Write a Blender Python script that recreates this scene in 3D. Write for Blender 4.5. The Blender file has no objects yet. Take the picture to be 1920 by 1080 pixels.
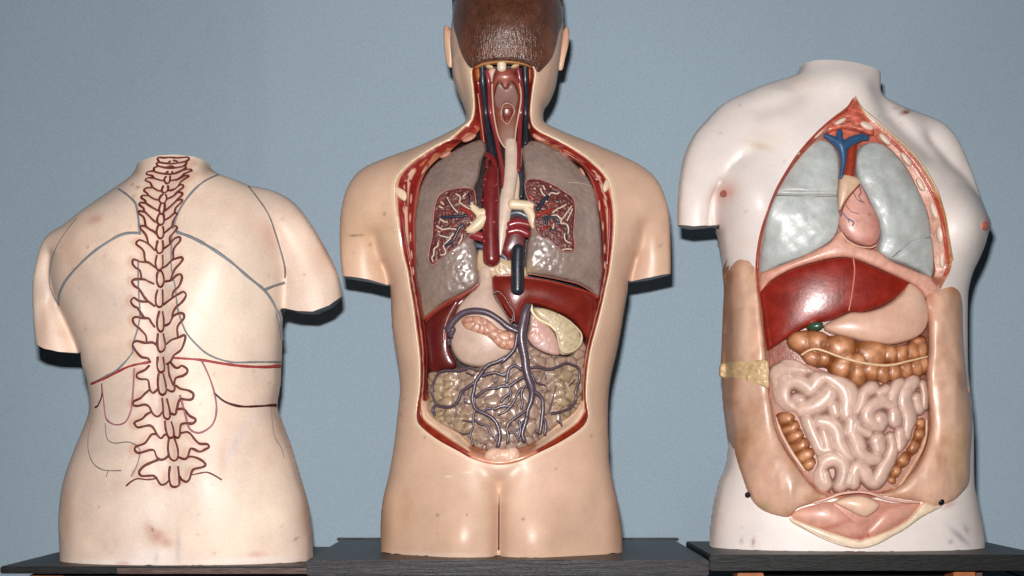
import bpy, math, random
import numpy as np
random.seed(7); RNG = np.random.RandomState(7)
# ------------------------------------------------------------------ camera, world, light
# one working unit = one millimetre-like "u"; S turns it into metres. y grows away from the camera, f = -y.
S = 0.0007
D = 3000.0            # camera distance to the plane the torsos stand on
CX, CY = 952.0, 825.0 # principal axis of the lens (level camera, low, shifted lens)
sc = bpy.context.scene
cd = bpy.data.cameras.new('camera'); cam = bpy.data.objects.new('camera', cd)
sc.collection.objects.link(cam); sc.camera = cam
cam.location = (0, -D*S, 0); cam.rotation_euler = (math.radians(90), 0, 0)
cd.sensor_width = 36.0; cd.lens = 36.0*D/1920.0
cd.shift_x = (960-CX)/1920.0; cd.shift_y = (CY-540)/1920.0
cd.clip_start = 0.05; cd.clip_end = 50
w = bpy.data.worlds.new('World'); sc.world = w; w.use_nodes = True
bg = w.node_tree.nodes['Background']; bg.inputs[0].default_value = (0.75, 0.85, 1.0, 1); bg.inputs[1].default_value = 0.012
ld = bpy.data.lights.new('camera_flash', 'AREA'); ld.shape = 'RECTANGLE'; ld.size = 0.05; ld.size_y = 0.03
ld.energy = 51.0; ld.color = (1.0, 0.975, 0.95)
fl = bpy.data.objects.new('camera_flash', ld); sc.collection.objects.link(fl)
fl.location = (-0.03, -D*S + 0.02, 0.15)
fl.rotation_euler = (math.radians(90 + 1.0), 0, math.radians(-1.0))
vs = sc.view_settings; vs.view_transform = 'Standard'; vs.look = 'None'; vs.exposure = 0.0; vs.gamma = 1.0; vs.use_curve_mapping = False

# ------------------------------------------------------------------ tracing helpers
CR = dict(A=(40,280,2.7), B=(40,660,2.571), C=(780,0,3.6), D=(720,230,3.6), E=(720,500,2.842), F=(620,230,2.512),
          G=(620,800,2.909), H=(1250,90,2.511), I=(1330,450,3.485), J=(1330,700,2.842), M1=(1440,620,6.75), M2=(1580,700,6.0),
          M3=(1440,780,6.75), M4=(1560,800,7.717), N1=(800,330,6.0), N2=(930,320,6.0), N3=(790,560,7.71), N4=(940,560,7.71),
          N5=(780,680,6.353), N6=(930,680,5.683), N7=(870,100,5.687), V1=(230,285,7.2), V2=(230,410,7.2), V3=(230,540,7.2),
          V4=(230,670,8.305), V5=(230,790,8.31), T8=(1480,170,6.75))
def Q(c, pts):
    x0, y0, s = CR[c]
    return [(x0+p[0]/s, y0+p[1]/s) + tuple(p[2:]) for p in pts]
def W(px, py, f=0.0):
    """measured image point -> plane coordinates (X, Z) at distance f in front of the standing plane"""
    k = (D-f)/D
    return (px-CX)*k, (CY-py)*k
def lin(c):
    out = []
    for v in c[:3]:
        v = v/255.0
        out.append(v/12.92 if v <= 0.04045 else ((v+0.055)/1.055)**2.4)
    return tuple(out)
def spline(pts, n=6, closed=True):
    P = np.array([p[:] for p in pts], float); m = len(P); out = []
    rng = range(m) if closed else range(m-1)
    for i in rng:
        if closed: a, b, c, d = P[(i-1) % m], P[i], P[(i+1) % m], P[(i+2) % m]
        else: a, b, c, d = P[max(i-1,0)], P[i], P[i+1], P[min(i+2,m-1)]
        d1 = np.linalg.norm(c[:2]-b[:2])
        # centripetal-ish tangents, limited so that uneven spacing does not overshoot
        t1 = (c-a)*0.5; t2 = (d-b)*0.5
        l1 = np.linalg.norm(t1[:2]); l2 = np.linalg.norm(t2[:2])
        if l1 > d1 > 0: t1 = t1*d1/l1
        if l2 > d1 > 0: t2 = t2*d1/l2
        for k in range(n):
            t = k/float(n); t_2, t_3 = t*t, t*t*t
            out.append((2*t_3-3*t_2+1)*b + (t_3-2*t_2+t)*t1 + (-2*t_3+3*t_2)*c + (t_3-t_2)*t2)
    if not closed: out.append(P[-1])
    return np.array(out)
def sdf(poly, x, z):
    """signed distance (negative inside) of points to a closed polygon"""
    x = np.asarray(x, float).ravel(); z = np.asarray(z, float).ravel()
    A = poly; B = np.roll(poly, -1, 0); out = np.empty(len(x))
    E = B-A; L = (E**2).sum(1)+1e-9; CH = 4000
    for s in range(0, len(x), CH):
        px = x[s:s+CH, None]; pz = z[s:s+CH, None]
        wx = px-A[:,0]; wz = pz-A[:,1]
        t = np.clip((wx*E[:,0]+wz*E[:,1])/L, 0, 1)
        d = (wx-t*E[:,0])**2+(wz-t*E[:,1])**2
        dist = np.sqrt(d.min(1))
        c1 = (A[:,1] <= pz) != (B[:,1] <= pz)
        with np.errstate(divide='ignore', invalid='ignore'):
            xi = A[:,0]+(pz-A[:,1])/np.where(E[:,1]==0, 1e-9, E[:,1])*E[:,0]
        ins = ((c1 & (px < xi)).sum(1) % 2) == 1
        out[s:s+CH] = np.where(ins, -dist, dist)
    return out
def dist_line(pts, x, z):
    P = np.asarray(pts, float); x = np.asarray(x).ravel(); z = np.asarray(z).ravel(); best = np.full(len(x), 1e9)
    for i in range(len(P)-1):
        e = P[i+1,:2]-P[i,:2]; t = np.clip(((x-P[i,0])*e[0]+(z-P[i,1])*e[1])/((e**2).sum()+1e-9), 0, 1)
        best = np.minimum(best, np.hypot(x-P[i,0]-t*e[0], z-P[i,1]-t*e[1]))
    return best
def bil(G, x0, z0, h, x, z):
    u = np.clip((x-x0)/h, 0, G.shape[1]-1.001); v = np.clip((z-z0)/h, 0, G.shape[0]-1.001)
    i = u.astype(int); j = v.astype(int); a = u-i; b = v-j
    return (G[j,i]*(1-a)+G[j,i+1]*a)*(1-b)+(G[j+1,i]*(1-a)+G[j+1,i+1]*a)*b
def poisson(mask, h, absorb=None, it=160):
    ny, nx = mask.shape
    if min(ny, nx) > 12:
        m2 = mask[::2, ::2]; a2 = None if absorb is None else absorb[::2, ::2]
        if absorb is not None:
            ap = np.pad(absorb, ((0,1),(0,1)), mode='edge')
            a2 = np.maximum.reduce([ap[0:ny:2,0:nx:2], ap[1:ny+1:2,0:nx:2], ap[0:ny:2,1:nx+1:2]])*0.5
        uc = poisson(m2, h*2, a2, it)
        yy, xx = np.mgrid[0:ny, 0:nx]
        u = bil(np.pad(uc, ((0,2),(0,2)), mode='edge'), 0, 0, 2.0, xx.astype(float), yy.astype(float))
    else: u = np.zeros(mask.shape)
    u = np.where(mask, u, 0); k = 0 if absorb is None else absorb*h*h
    for _ in range(it):
        p = np.pad(u, 1)
        u = np.where(mask, (p[:-2,1:-1]+p[2:,1:-1]+p[1:-1,:-2]+p[1:-1,2:]+h*h)/(4+k), 0)
    return u
class Inflate:
    """smooth pillow height over a closed outline: roughly the local half-width, elliptical at the rim"""
    def __init__(s, poly, h=None, barriers=()):
        s.poly = poly; mn = poly.min(0); mx = poly.max(0); size = min(mx-mn)
        h = h or max(0.8, min(4.0, size/36.0)); s.h = h
        s.x0, s.z0 = mn-4*h; nx = int((mx[0]-mn[0])/h)+9; ny = int((mx[1]-mn[1])/h)+9
        X, Z = np.meshgrid(s.x0+np.arange(nx)*h, s.z0+np.arange(ny)*h)
        d = -sdf(poly, X, Z).reshape(X.shape); mask = d > 0; ab = None
        if barriers:
            ab = np.zeros(X.shape)
            for pts, wd, kk in barriers: ab += kk*np.exp(-(dist_line(pts, X, Z).reshape(X.shape)/wd)**2)
        u = poisson(mask, h, ab)
        s.l = 3.0*h
        sat = 1-np.exp(-np.maximum(d,0)/s.l)
        good = d > 1.5*h
        if good.sum() < 8: good = d > 0.3*h
        r = np.where(good, u/np.maximum(sat, 1e-3), 0); g = good.astype(float)
        for _ in range(8):
            rp = np.pad(r, 1); gp = np.pad(g, 1)
            sr = rp[:-2,1:-1]+rp[2:,1:-1]+rp[1:-1,:-2]+rp[1:-1,2:]; sg = gp[:-2,1:-1]+gp[2:,1:-1]+gp[1:-1,:-2]+gp[1:-1,2:]
            new = (g == 0) & (sg > 0)
            r = np.where(new, sr/np.maximum(sg,1), r); g = np.where(new, 1.0, g)
        s.r = r; s.amax = math.sqrt(2*u.max()+1e-9)
    def __call__(s, x, z, d=None):
        if d is None: d = -sdf(s.poly, x, z)
        return np.sqrt(np.maximum(2*bil(s.r, s.x0, s.z0, s.h, x, z)*(1-np.exp(-np.maximum(d,0)/s.l)), 0))/s.amax
def vnoise(x, z, scale, seed=0, oct=3):
    """smooth value noise in -1..1"""
    out = 0; amp = 1; tot = 0
    for o in range(oct):
        R = np.random.RandomState(seed*13+o*7+1).rand(64, 64)*2-1
        u = np.asarray(x)/scale*(2**o); v = np.asarray(z)/scale*(2**o)
        i = np.floor(u).astype(int); j = np.floor(v).astype(int); a = u-i; b = v-j
        a = a*a*(3-2*a); b = b*b*(3-2*b)
        g = lambda p, q: R[q % 64, p % 64]
        out = out+amp*((g(i,j)*(1-a)+g(i+1,j)*a)*(1-b)+(g(i,j+1)*(1-a)+g(i+1,j+1)*a)*b); tot += amp; amp *= 0.5
    return out/tot

# ------------------------------------------------------------------ object helpers
def link(o, parent=None):
    sc.collection.objects.link(o)
    if parent is not None:
        o.parent = parent; o.matrix_parent_inverse = parent.matrix_world.inverted()
    return o
def thing(name, label, cat, loc):
    o = bpy.data.objects.new(name, None); sc.collection.objects.link(o)
    o.location = loc; o.empty_display_size = 0.02; o['label'] = label; o['category'] = cat
    bpy.context.view_layer.update(); return o
def make(name, V, Fc, mat, parent=None, col=None, smooth=True, label=None):
    V = np.asarray(V, float)
    me = bpy.data.meshes.new(name)
    me.from_pydata([tuple(v) for v in (V*S)], [], [tuple(int(i) for i in f) for f in Fc]); me.update()
    if smooth: me.polygons.foreach_set('use_smooth', [True]*len(me.polygons))
    at = me.color_attributes.new('Col', 'FLOAT_COLOR', 'POINT')
    c = np.ones((len(V), 4))
    if col is not None: c[:, :3] = np.asarray(col)
    at.data.foreach_set('color', c.ravel())
    me.materials.append(mat)
    o = bpy.data.objects.new(name, me); link(o, parent)
    if label: o['label'] = label
    return o
def splat(col, x, z, items, f=60):
    """pigment patches: (px, py, rx, ry, angle, colour, strength)"""
    for it in items:
        px, py, rx, ry, an, c, st = it[:7]
        X, Z = W(px, py, f); a = math.radians(an)
        dx = x-X; dz = z-Z; u = (dx*math.cos(a)+dz*math.sin(a))/rx; v = (-dx*math.sin(a)+dz*math.cos(a))/ry
        g = st*np.exp(-(u*u+v*v)**1.0)
        col = col*(1-g[:,None])+np.array(lin(c))*g[:,None]
    return col
def gridmesh(sd, box, h, iters=4):
    """regular mesh over the region sd<0, its border moved exactly onto the contour"""
    x0, z0, x1, z1 = box; nx = int((x1-x0)/h)+2; nz = int((z1-z0)/h)+2
    X, Z = np.meshgrid(x0+np.arange(nx)*h, z0+np.arange(nz)*h)
    cc = sd((X[:-1,:-1]+h/2).ravel(), (Z[:-1,:-1]+h/2).ravel()).reshape(nz-1, nx-1) < 0
    used = np.zeros(X.shape, int)
    for a, b in ((0,0),(0,1),(1,0),(1,1)): used[a:a+nz-1, b:b+nx-1] += cc
    idx = -np.ones(X.shape, int); sel = used > 0; idx[sel] = np.arange(sel.sum())
    x = X[sel].copy(); z = Z[sel].copy(); bnd = used[sel] < 4
    bx = x[bnd]; bz = z[bnd]; e = 0.3
    for _ in range(iters):
        s0 = sd(bx, bz); gx = (sd(bx+e, bz)-sd(bx-e, bz))/(2*e); gz = (sd(bx, bz+e)-sd(bx, bz-e))/(2*e)
        n = np.maximum(gx*gx+gz*gz, 0.25); st = np.clip(s0, -1.5*h, 1.5*h)
        bx = bx-st*gx/n; bz = bz-st*gz/n
    x[bnd] = bx; z[bnd] = bz
    jj, ii = np.nonzero(cc)
    F = np.stack([idx[jj,ii], idx[jj,ii+1], idx[jj+1,ii+1], idx[jj+1,ii]], 1)
    # border edges (directed)
    ed = {}
    for f in F:
        for k in range(4):
            a, b = int(f[k]), int(f[(k+1) % 4]); ed[(a,b)] = 1
    be = [(a,b) for (a,b) in ed if (b,a) not in ed]
    return x, z, F, be, bnd
def solid(name, x, z, F, be, ff, fb, mat, parent, col, label=None, edge=None, colback=None):
    """closed mesh from a front height and a back height over the same plan"""
    n = len(x); Vf = np.stack([x, -ff, z], 1); Vb = np.stack([x, -fb, z], 1)
    V = [Vf, Vb]; Fs = [tuple(f) for f in F]+[tuple(f[::-1]+n) for f in F]
    m = 2*n; ev = []; ec = []
    for a, b in be:
        ev += [Vf[a], Vf[b], Vb[b], Vb[a]]; Fs.append((m+3, m+2, m+1, m)); m += 4; ec += [a, b, b, a]
    V = np.vstack(V+([np.array(ev)] if ev else []))
    col = np.asarray(col)
    if col.ndim == 1: col = np.tile(col, (n,1))
    C = np.vstack([col, col if colback is None else colback, (col[ec] if edge is None else np.tile(edge, (len(ec),1)))])
    return make(name, V, Fs, mat, parent, C, label=label)

# ------------------------------------------------------------------ materials
def mat(name, rough=0.4, var=0.12, vs_=60, bump=0.15, bs=300, kind='noise', coat=0.0, sss=0.0, tint=(0.6,0.3,0.2), speck=0.0, spec=0.5, stretch=None, fine=0.05, sssr=0.004, bdist=0.001):
    m = bpy.data.materials.new(name); m.use_nodes = True; nt = m.node_tree; N = nt.nodes; L = nt.links
    b = N['Principled BSDF']; at = N.new('ShaderNodeAttribute'); at.attribute_name = 'Col'
    tc = N.new('ShaderNodeTexCoord'); mp = N.new('ShaderNodeMapping'); L.new(tc.outputs['Object'], mp.inputs[0])
    if stretch: mp.inputs['Scale'].default_value = stretch
    n1 = N.new('ShaderNodeTexNoise'); n1.inputs['Scale'].default_value = vs_; n1.inputs['Detail'].default_value = 5; n1.inputs['Roughness'].default_value = 0.6
    L.new(tc.outputs['Object'], n1.inputs['Vector'])
    r1 = N.new('ShaderNodeMapRange'); r1.inputs[1].default_value = 0.3; r1.inputs[2].default_value = 0.7; r1.inputs[3].default_value = 1-var; r1.inputs[4].default_value = 1+var
    L.new(n1.outputs['Fac'], r1.inputs[0])
    n2 = N.new('ShaderNodeTexNoise'); n2.inputs['Scale'].default_value = vs_*14; n2.inputs['Detail'].default_value = 3
    L.new(mp.outputs[0], n2.inputs['Vector'])
    r2 = N.new('ShaderNodeMapRange'); r2.inputs[1].default_value = 0.3; r2.inputs[2].default_value = 0.7; r2.inputs[3].default_value = 1-fine; r2.inputs[4].default_value = 1+fine
    L.new(n2.outputs['Fac'], r2.inputs[0])
    mm = N.new('ShaderNodeMath'); mm.operation = 'MULTIPLY'; L.new(r1.outputs[0], mm.inputs[0]); L.new(r2.outputs[0], mm.inputs[1])
    vm = N.new('ShaderNodeVectorMath'); vm.operation = 'SCALE'; L.new(at.outputs['Color'], vm.inputs[0]); L.new(mm.outputs[0], vm.inputs['Scale'])
    outc = vm.outputs[0]
    if speck > 0:
        v = N.new('ShaderNodeTexNoise'); v.inputs['Scale'].default_value = 420; v.inputs['Detail'].default_value = 2; L.new(tc.outputs['Object'], v.inputs['Vector'])
        rr = N.new('ShaderNodeMapRange'); rr.inputs[1].default_value = 0.60; rr.inputs[2].default_value = 0.74; rr.inputs[3].default_value = 0; rr.inputs[4].default_value = speck
        L.new(v.outputs['Fac'], rr.inputs[0])
        mx = N.new('ShaderNodeMix'); mx.data_type = 'RGBA'; L.new(rr.outputs[0], mx.inputs[0]); L.new(outc, mx.inputs[6]); mx.inputs[7].default_value = tuple(tint)+(1,)
        outc = mx.outputs[2]
    L.new(outc, b.inputs['Base Color'])
    rn = N.new('ShaderNodeMapRange'); rn.inputs[3].default_value = rough*0.85; rn.inputs[4].default_value = min(1, rough*1.2); rn.inputs[1].default_value = .3; rn.inputs[2].default_value = .7
    L.new(n1.outputs['Fac'], rn.inputs[0]); L.new(rn.outputs[0], b.inputs['Roughness'])
    b.inputs['Specular IOR Level'].default_value = spec
    if coat: b.inputs['Coat Weight'].default_value = coat; b.inputs['Coat Roughness'].default_value = rough*0.5
    if sss:
        b.inputs['Subsurface Weight'].default_value = sss; b.inputs['Subsurface Radius'].default_value = (1.0, 0.45, 0.25); b.inputs['Subsurface Scale'].default_value = sssr
    if bump:
        if kind == 'voronoi':
            v = N.new('ShaderNodeTexVoronoi'); v.inputs['Scale'].default_value = bs; v.feature = 'SMOOTH_F1'
            L.new(mp.outputs[0], v.inputs['Vector']); src = v.outputs['Distance']
        else:
            v = N.new('ShaderNodeTexNoise'); v.inputs['Scale'].default_value = bs; v.inputs['Detail'].default_value = 5
            L.new(mp.outputs[0], v.inputs['Vector']); src = v.outputs['Fac']
        bp = N.new('ShaderNodeBump'); bp.inputs['Strength'].default_value = bump; bp.inputs['Distance'].default_value = bdist
        L.new(src, bp.inputs['Height']); L.new(bp.outputs[0], b.inputs['Normal'])
        if coat: L.new(bp.outputs[0], b.inputs['Coat Normal'])
    return m
M_PINK = mat('pale_pink_wax', 0.46, 0.07, 26, 0.14, 110, sss=0.04, fine=0.05, spec=0.45, tint=lin((176,132,108)), speck=0.22)
M_TAN = mat('tan_wax', 0.42, 0.09, 20, 0.10, 140, sss=0.04, fine=0.035, spec=0.5, tint=lin((186,146,116)), speck=0.12)
M_WHITE = mat('white_wax', 0.42, 0.04, 24, 0.08, 100, sss=0.04, fine=0.03, spec=0.45, tint=lin((206,186,180)), speck=0.18)
M_FLAP = mat('amber_wax', 0.36, 0.14, 40, 0.14, 130, sss=0.05, coat=0.08)
M_FLESH = mat('painted_flesh', 0.38, 0.22, 160, 0.5, 420, coat=0.3, fine=0.18)
M_RED = mat('dark_red_gloss', 0.32, 0.20, 50, 0.16, 220, coat=0.4, fine=0.10)
M_ORG = mat('organ_gloss', 0.38, 0.10, 70, 0.12, 260, coat=0.18, sss=0.04)
M_GUT = mat('gut_gloss', 0.40, 0.14, 90, 0.16, 240, coat=0.12, sss=0.05, fine=0.08)
M_MES = mat('mesentery_gloss', 0.36, 0.18, 120, 0.15, 260, coat=0.25, fine=0.08)
M_LUNG = mat('lung_honeycomb', 0.33, 0.12, 60, 0.8, 155, kind='voronoi', coat=0.4, fine=0.07, bdist=0.0016)
M_LUNGW = mat('lung_pale', 0.42, 0.12, 55, 0.25, 200, coat=0.12, fine=0.06, tint=lin((110,125,140)), speck=0.45)
M_CUT = mat('lung_cut', 0.48, 0.35, 110, 0.5, 170, coat=0.12, fine=0.15, bdist=0.002)
M_VEIN = mat('painted_vessel', 0.36, 0.16, 120, 0.20, 300, coat=0.2, fine=0.10)
M_LINE = mat('painted_line', 0.55, 0.10, 200, 0.0, 300)
M_HAIR = mat('brown_painted_hair', 0.34, 0.28, 90, 0.75, 300, coat=0.4, fine=0.28, stretch=(1.8,1.8,0.35), bdist=0.0025)
M_BASE = mat('cavity_lining', 0.5, 0.3, 120, 0.4, 260)
M_CORE = mat('black_core', 0.85, 0.1, 60, 0.1, 100, spec=0.1)

# ------------------------------------------------------------------ bodies
def specks(seed, n, x0, y0, x1, y1, c):
    R = np.random.RandomState(seed)
    return [(x0+(x1-x0)*R.rand(), y0+(y1-y0)*R.rand(), 1.6+R.rand()*2.4, 1.4+R.rand()*1.2, R.rand()*180, c, .25+.45*R.rand()) for _ in range(n)]
class Body:
    """a wax torso: outline, smooth pillow relief front and back, optional opening in the front"""
    def __init__(s, outline, T, Tb, p, barriers=(), bumps=(), grooves=(), scale=None, hole=None, holef=70, clips=(), vg=()):
        s.out = np.array([W(*q) for q in spline(outline, 5)]); s.inf = Inflate(s.out, 4.0, [([W(*q) for q in b[0]], b[1], b[2]) for b in barriers])
        s.T, s.Tb, s.p, s.bumps, s.grooves, s.scale = T, Tb, p, bumps, grooves, scale
        s.clips = clips; s.vg = vg; s.hole = None
        # tabulated front height (used by everything that lies on or in the body)
        mn = s.out.min(0)-20; mx = s.out.max(0)+20; s.g = 3.0; s.mn = mn
        X, Z = np.meshgrid(np.arange(mn[0], mx[0], s.g), np.arange(mn[1], mx[1], s.g))
        s.tab = s.exact(X.ravel(), Z.ravel()).reshape(X.shape)
        if hole is not None:
            s.hole = np.array([W(q[0], q[1], float(s.at(q[0], q[1]))) for q in hole])
    def raw(s, x, z):
        a = s.inf(x, z)
        return a
    def exact(s, x, z, smooth_only=False):
        a = s.inf(x, z); f = s.T*a**s.p
        if s.scale is not None: f = f*s.scale(x, z)
        rim = np.clip(a*5, 0, 1)
        for (px, py, rx, ry, h, an, kk) in s.bumps:
            X, Z = W(px, py, 80); t = math.radians(an); dx = x-X; dz = z-Z
            u = (dx*math.cos(t)+dz*math.sin(t))/rx; v = (-dx*math.sin(t)+dz*math.cos(t))/ry; q = u*u+v*v
            f = f+rim*h*(np.exp(-q) if kk == 'g' else np.maximum(1-q*0.5, 0)**1.5)
        for pts, wd, dep in s.grooves:
            f = f-rim*dep*np.exp(-(dist_line([W(a_, b_, 80) for a_, b_ in pts], x, z)/wd)**2)
        for pts, wd, dep in s.vg:
            f = f-rim*dep*np.exp(-dist_line([W(a_, b_, 90) for a_, b_ in pts], x, z)/wd)
        return f
    def H(s, x, z):
        return bil(s.tab, s.mn[0], s.mn[1], s.g, np.asarray(x, float), np.asarray(z, float))
    def at(s, px, py, rec=0.0):
        f = 60.0
        for _ in range(4):
            X, Z = W(px, py, f); f = float(s.H(np.array([X]), np.array([Z]))[0])-rec
        return f
    def clipd(s, x, z):
        d = np.full(len(x), -1e9)
        px = x+CX; py = CY-z
        for pts, sgn, rag, fcl in s.clips:   # flat saw cuts: keep what lies above (1) or below (-1) the traced line
            P = np.array([(W(a_, b_, fcl)[0]+CX, CY-W(a_, b_, fcl)[1]) for a_, b_ in pts], float); yl = np.interp(px, P[:,0], P[:,1])
            dd = sgn*(py-yl+rag*(vnoise(px, 0*px, 13, 77, 3)))
            d = np.where((px > P[0,0]-8) & (px < P[-1,0]+8) & (dd < (600 if P[-1,0]-P[0,0] > 350 else 110)), np.maximum(d, dd), d)
        return d
    def build(s, name, m, parent, colf, h=3.0, edge=None, ragged=0):
        def sdb(x, z): 
            e = sdf(s.out, x, z); return np.maximum(e, s.clipd(x, z)) if s.clips else e
        def sdf_front(x, z):
            e = sdb(x, z)
            if s.hole is not None: e = np.maximum(e, -sdf(s.hole, x, z))
            return e
        mn = s.out.min(0)-h; mx = s.out.max(0)+h; box = (mn[0], mn[1], mx[0], mx[1])
        x, z, F, be, bn = gridmesh(sdf_front, box, h)
        n = len(x); ff = s.exact(x, z); fb = -ff*(s.Tb/s.T)
        colr = colf(x, z)
        V = [np.stack([x, -ff, z], 1)]; Fs = [tuple(f) for f in F]; C = [colr]
        x2, z2, F2, be2, _ = (x, z, F, be, bn) if s.hole is None else gridmesh(sdb, box, h)
        fb2 = -s.exact(x2, z2)*(s.Tb/s.T)
        V.append(np.stack([x2, -fb2, z2], 1)); Fs += [tuple(f[::-1]+n) for f in F2]; C.append(colf(x2, z2)); m0 = n+len(x2)
        # side walls (rim, cut ends) and the skin's thickness round the opening
        db = sdb(x, z); ev = []; ec = []
        for a, b in be:
            outer = db[a] > -h*0.6 and db[b] > -h*0.6
            for i in (a, b): ev.append((x[i], -ff[i], z[i])); ec.append(colr[i] if (edge is None or not outer) else edge)
            for i in (b, a): ev.append((x[i], -(fb[i] if outer else ff[i]-14), z[i])); ec.append(colr[i] if (edge is None or not outer) else edge)
            Fs.append((m0+3, m0+2, m0+1, m0)); m0 += 4
        V.append(np.array(ev)); C.append(np.array(ec))
        return make(name, np.vstack(V), Fs, m, parent, np.vstack(C))

def relief(name, pts, body, rec, T, m, parent, col, p=0.7, h=None, back=12, disp=None, n=5, closed_spline=True, splats=(), colf=None, label=None, conform=1.0, flat=None, barriers=(), tilt=None):
    """an organ: traced outline, swelling T above a bed that follows the torso 'rec' below its surface"""
    pts = [q[:2] for q in pts]
    c = np.mean(np.array(pts), 0)
    fr = flat if flat is not None else body.at(c[0], c[1], rec)
    sp = spline(pts, n) if closed_spline else np.array(pts)
    poly = np.array([W(q[0], q[1], (flat if flat is not None else body.at(q[0], q[1], rec)*conform+fr*(1-conform))+T*0.4) for q in sp])
    inf = Inflate(poly, None, [([W(*q, fr) for q in b[0]], b[1], b[2]) for b in barriers])
    size = min(poly.max(0)-poly.min(0)); h = h or max(1.1, min(3.2, size/22.0))
    mn = poly.min(0)-h; mx = poly.max(0)+h
    x, z, F, be, bn = gridmesh(lambda a, b: sdf(poly, a, b), (mn[0], mn[1], mx[0], mx[1]), h)
    base = np.full(len(x), fr) if flat is not None else body.H(x, z)*conform+(fr+rec)*(1-conform)-rec
    if tilt is not None: base = base+tilt[0]*(x-x.mean())+tilt[1]*(z-z.mean())
    a = inf(x, z); ff = base+T*a**p
    if disp is not None: ff = ff+disp(x, z)*np.clip(a*2.5, 0, 1)
    colr = np.tile(np.array(lin(col)), (len(x), 1)) if colf is None else colf(x, z, a)
    if splats: colr = splat(colr, x, z, splats, fr)
    return solid(name, x, z, F, be, ff, base-back, m, parent, colr, label)

def tube_geo(P, R, seg=12, cap=True, flatten=1.0):
    """P: centre points (x, y, z), R: radii; parallel-transport frames; rounded ends"""
    P = np.asarray(P, float); R = np.asarray(R, float)
    if cap:
        t0 = P[0]-P[1]; t0 /= np.linalg.norm(t0)+1e-9; t1 = P[-1]-P[-2]; t1 /= np.linalg.norm(t1)+1e-9
        P = np.vstack([P[0]+t0*R[0]*.8, P[0]+t0*R[0]*.6, P[0]+t0*R[0]*.3, P, P[-1]+t1*R[-1]*.3, P[-1]+t1*R[-1]*.6, P[-1]+t1*R[-1]*.8])
        R = np.concatenate([[R[0]*.25, R[0]*.65, R[0]*.92], R, [R[-1]*.92, R[-1]*.65, R[-1]*.25]])
    n = len(P); T = np.gradient(P, axis=0); T /= np.linalg.norm(T, axis=1)[:,None]+1e-9
    up = np.array([0,-1.0,0]); V = []
    for i in range(n):
        a = np.cross(T[i], up); a /= np.linalg.norm(a)+1e-9; b = np.cross(a, T[i])
        for k in range(seg):
            t = 2*math.pi*k/seg; V.append(P[i]+R[i]*(math.cos(t)*a+flatten*math.sin(t)*b))
    F = []
    for i in range(n-1):
        for k in range(seg):
            k2 = (k+1) % seg; F.append((i*seg+k, i*seg+k2, (i+1)*seg+k2, (i+1)*seg+k))
    F.append(tuple(range(seg))[::-1]); F.append(tuple((n-1)*seg+k for k in range(seg)))
    return np.array(V), F
def lay(body, pts, r, rec, n=5, f0=None, step=None, wob=0):
    """pts in the picture (px, py[, r[, rec]]) -> centre points and radii following the body"""
    q = []
    for p in pts:
        rr = p[2] if len(p) > 2 else r; rc = p[3] if len(p) > 3 else rec; q.append((p[0], p[1], rr, rc))
    sp = spline(q, n, False); P = []; R = []
    for i, (px, py, rr, rc) in enumerate(sp):
        f = body.at(px, py, rc) if f0 is None else f0-rc
        X, Z = W(px, py, f+rr*0.3); P.append((X, -f, Z)); R.append(rr)
    return P, R
def tubes(name, body, strokes, r, rec, m, parent, col, seg=10, n=5, label=None, flatten=1.0, colf=None, f0=None, cap=True, bead=None, join=False):
    """one part made of one or several strokes; each stroke is a list of points or (points, r)"""
    if 1 < len(strokes) <= 6 and not join:
        o = None
        for st in strokes: o = tubes(name, body, [st], r, rec, m, parent, col, seg, n, label, flatten, colf, f0, cap, bead)
        return o
    Vs = []; Fs = []; off = 0; Cs = []
    for st in strokes:
        rr = r; cc = col
        if isinstance(st, tuple):
            if len(st) > 2: cc = st[2]
            rr = st[1] if st[1] else r; st = st[0]
        P, R = lay(body, st, rr, rec, n, f0)
        if m is M_LINE: R = [v*(1+.30*float(vnoise(P[i][0], P[i][2], 9, 207, 2))) for i, v in enumerate(R)]
        if bead: R = [v*(1+bead[1]*math.sin(i*bead[0])) for i, v in enumerate(R)]
        V, F = tube_geo(P, R, seg, cap, flatten)
        Vs.append(V); Fs += [tuple(i+off for i in f) for f in F]; off += len(V); Cs.append(np.tile(np.array(lin(cc)), (len(V),1)))
    return make(name, np.vstack(Vs), Fs, m, parent, np.vstack(Cs), label=label)
def strip(name, body, outer, inner, m, parent, colf, recs, nt=8, n=4, closed=True, label=None, bulge=0):
    """cut face between the skin edge (outer) and the cavity edge (inner); recs: depth below the skin at outer, inner"""
    q = [(a[0], a[1], b[0], b[1]) for a, b in zip(outer, inner)]
    P = np.array(q, float); sp = spline_multi(P, n, closed); V = []; C = []; m_ = len(sp)
    for i, (ox, oy, ix, iy) in enumerate(sp):
        for k in range(nt):
            t = k/(nt-1.0); px = ox+(ix-ox)*t; py = oy+(iy-oy)*t
            rc = recs[0]+(recs[1]-recs[0])*t**1.3-(9 if (bulge and oy > 765) else 0)*math.sin(math.pi*min(1,t*1.15))+1.2*float(vnoise(px, py, 6, 3, 1))*math.sin(math.pi*t)
            f = body.at(ox, oy)*(1-t)+body.at(ix, iy)*t-rc
            X, Z = W(px, py, f); V.append((X, -f, Z)); C.append(lin(colf(i/float(m_), t, px, py)))
    F = []
    for i in range(m_ if closed else m_-1):
        j = (i+1) % m_
        for k in range(nt-1): F.append((i*nt+k, i*nt+k+1, j*nt+k+1, j*nt+k))
    return make(name, V, F, m, parent, C, label=label)
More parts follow.
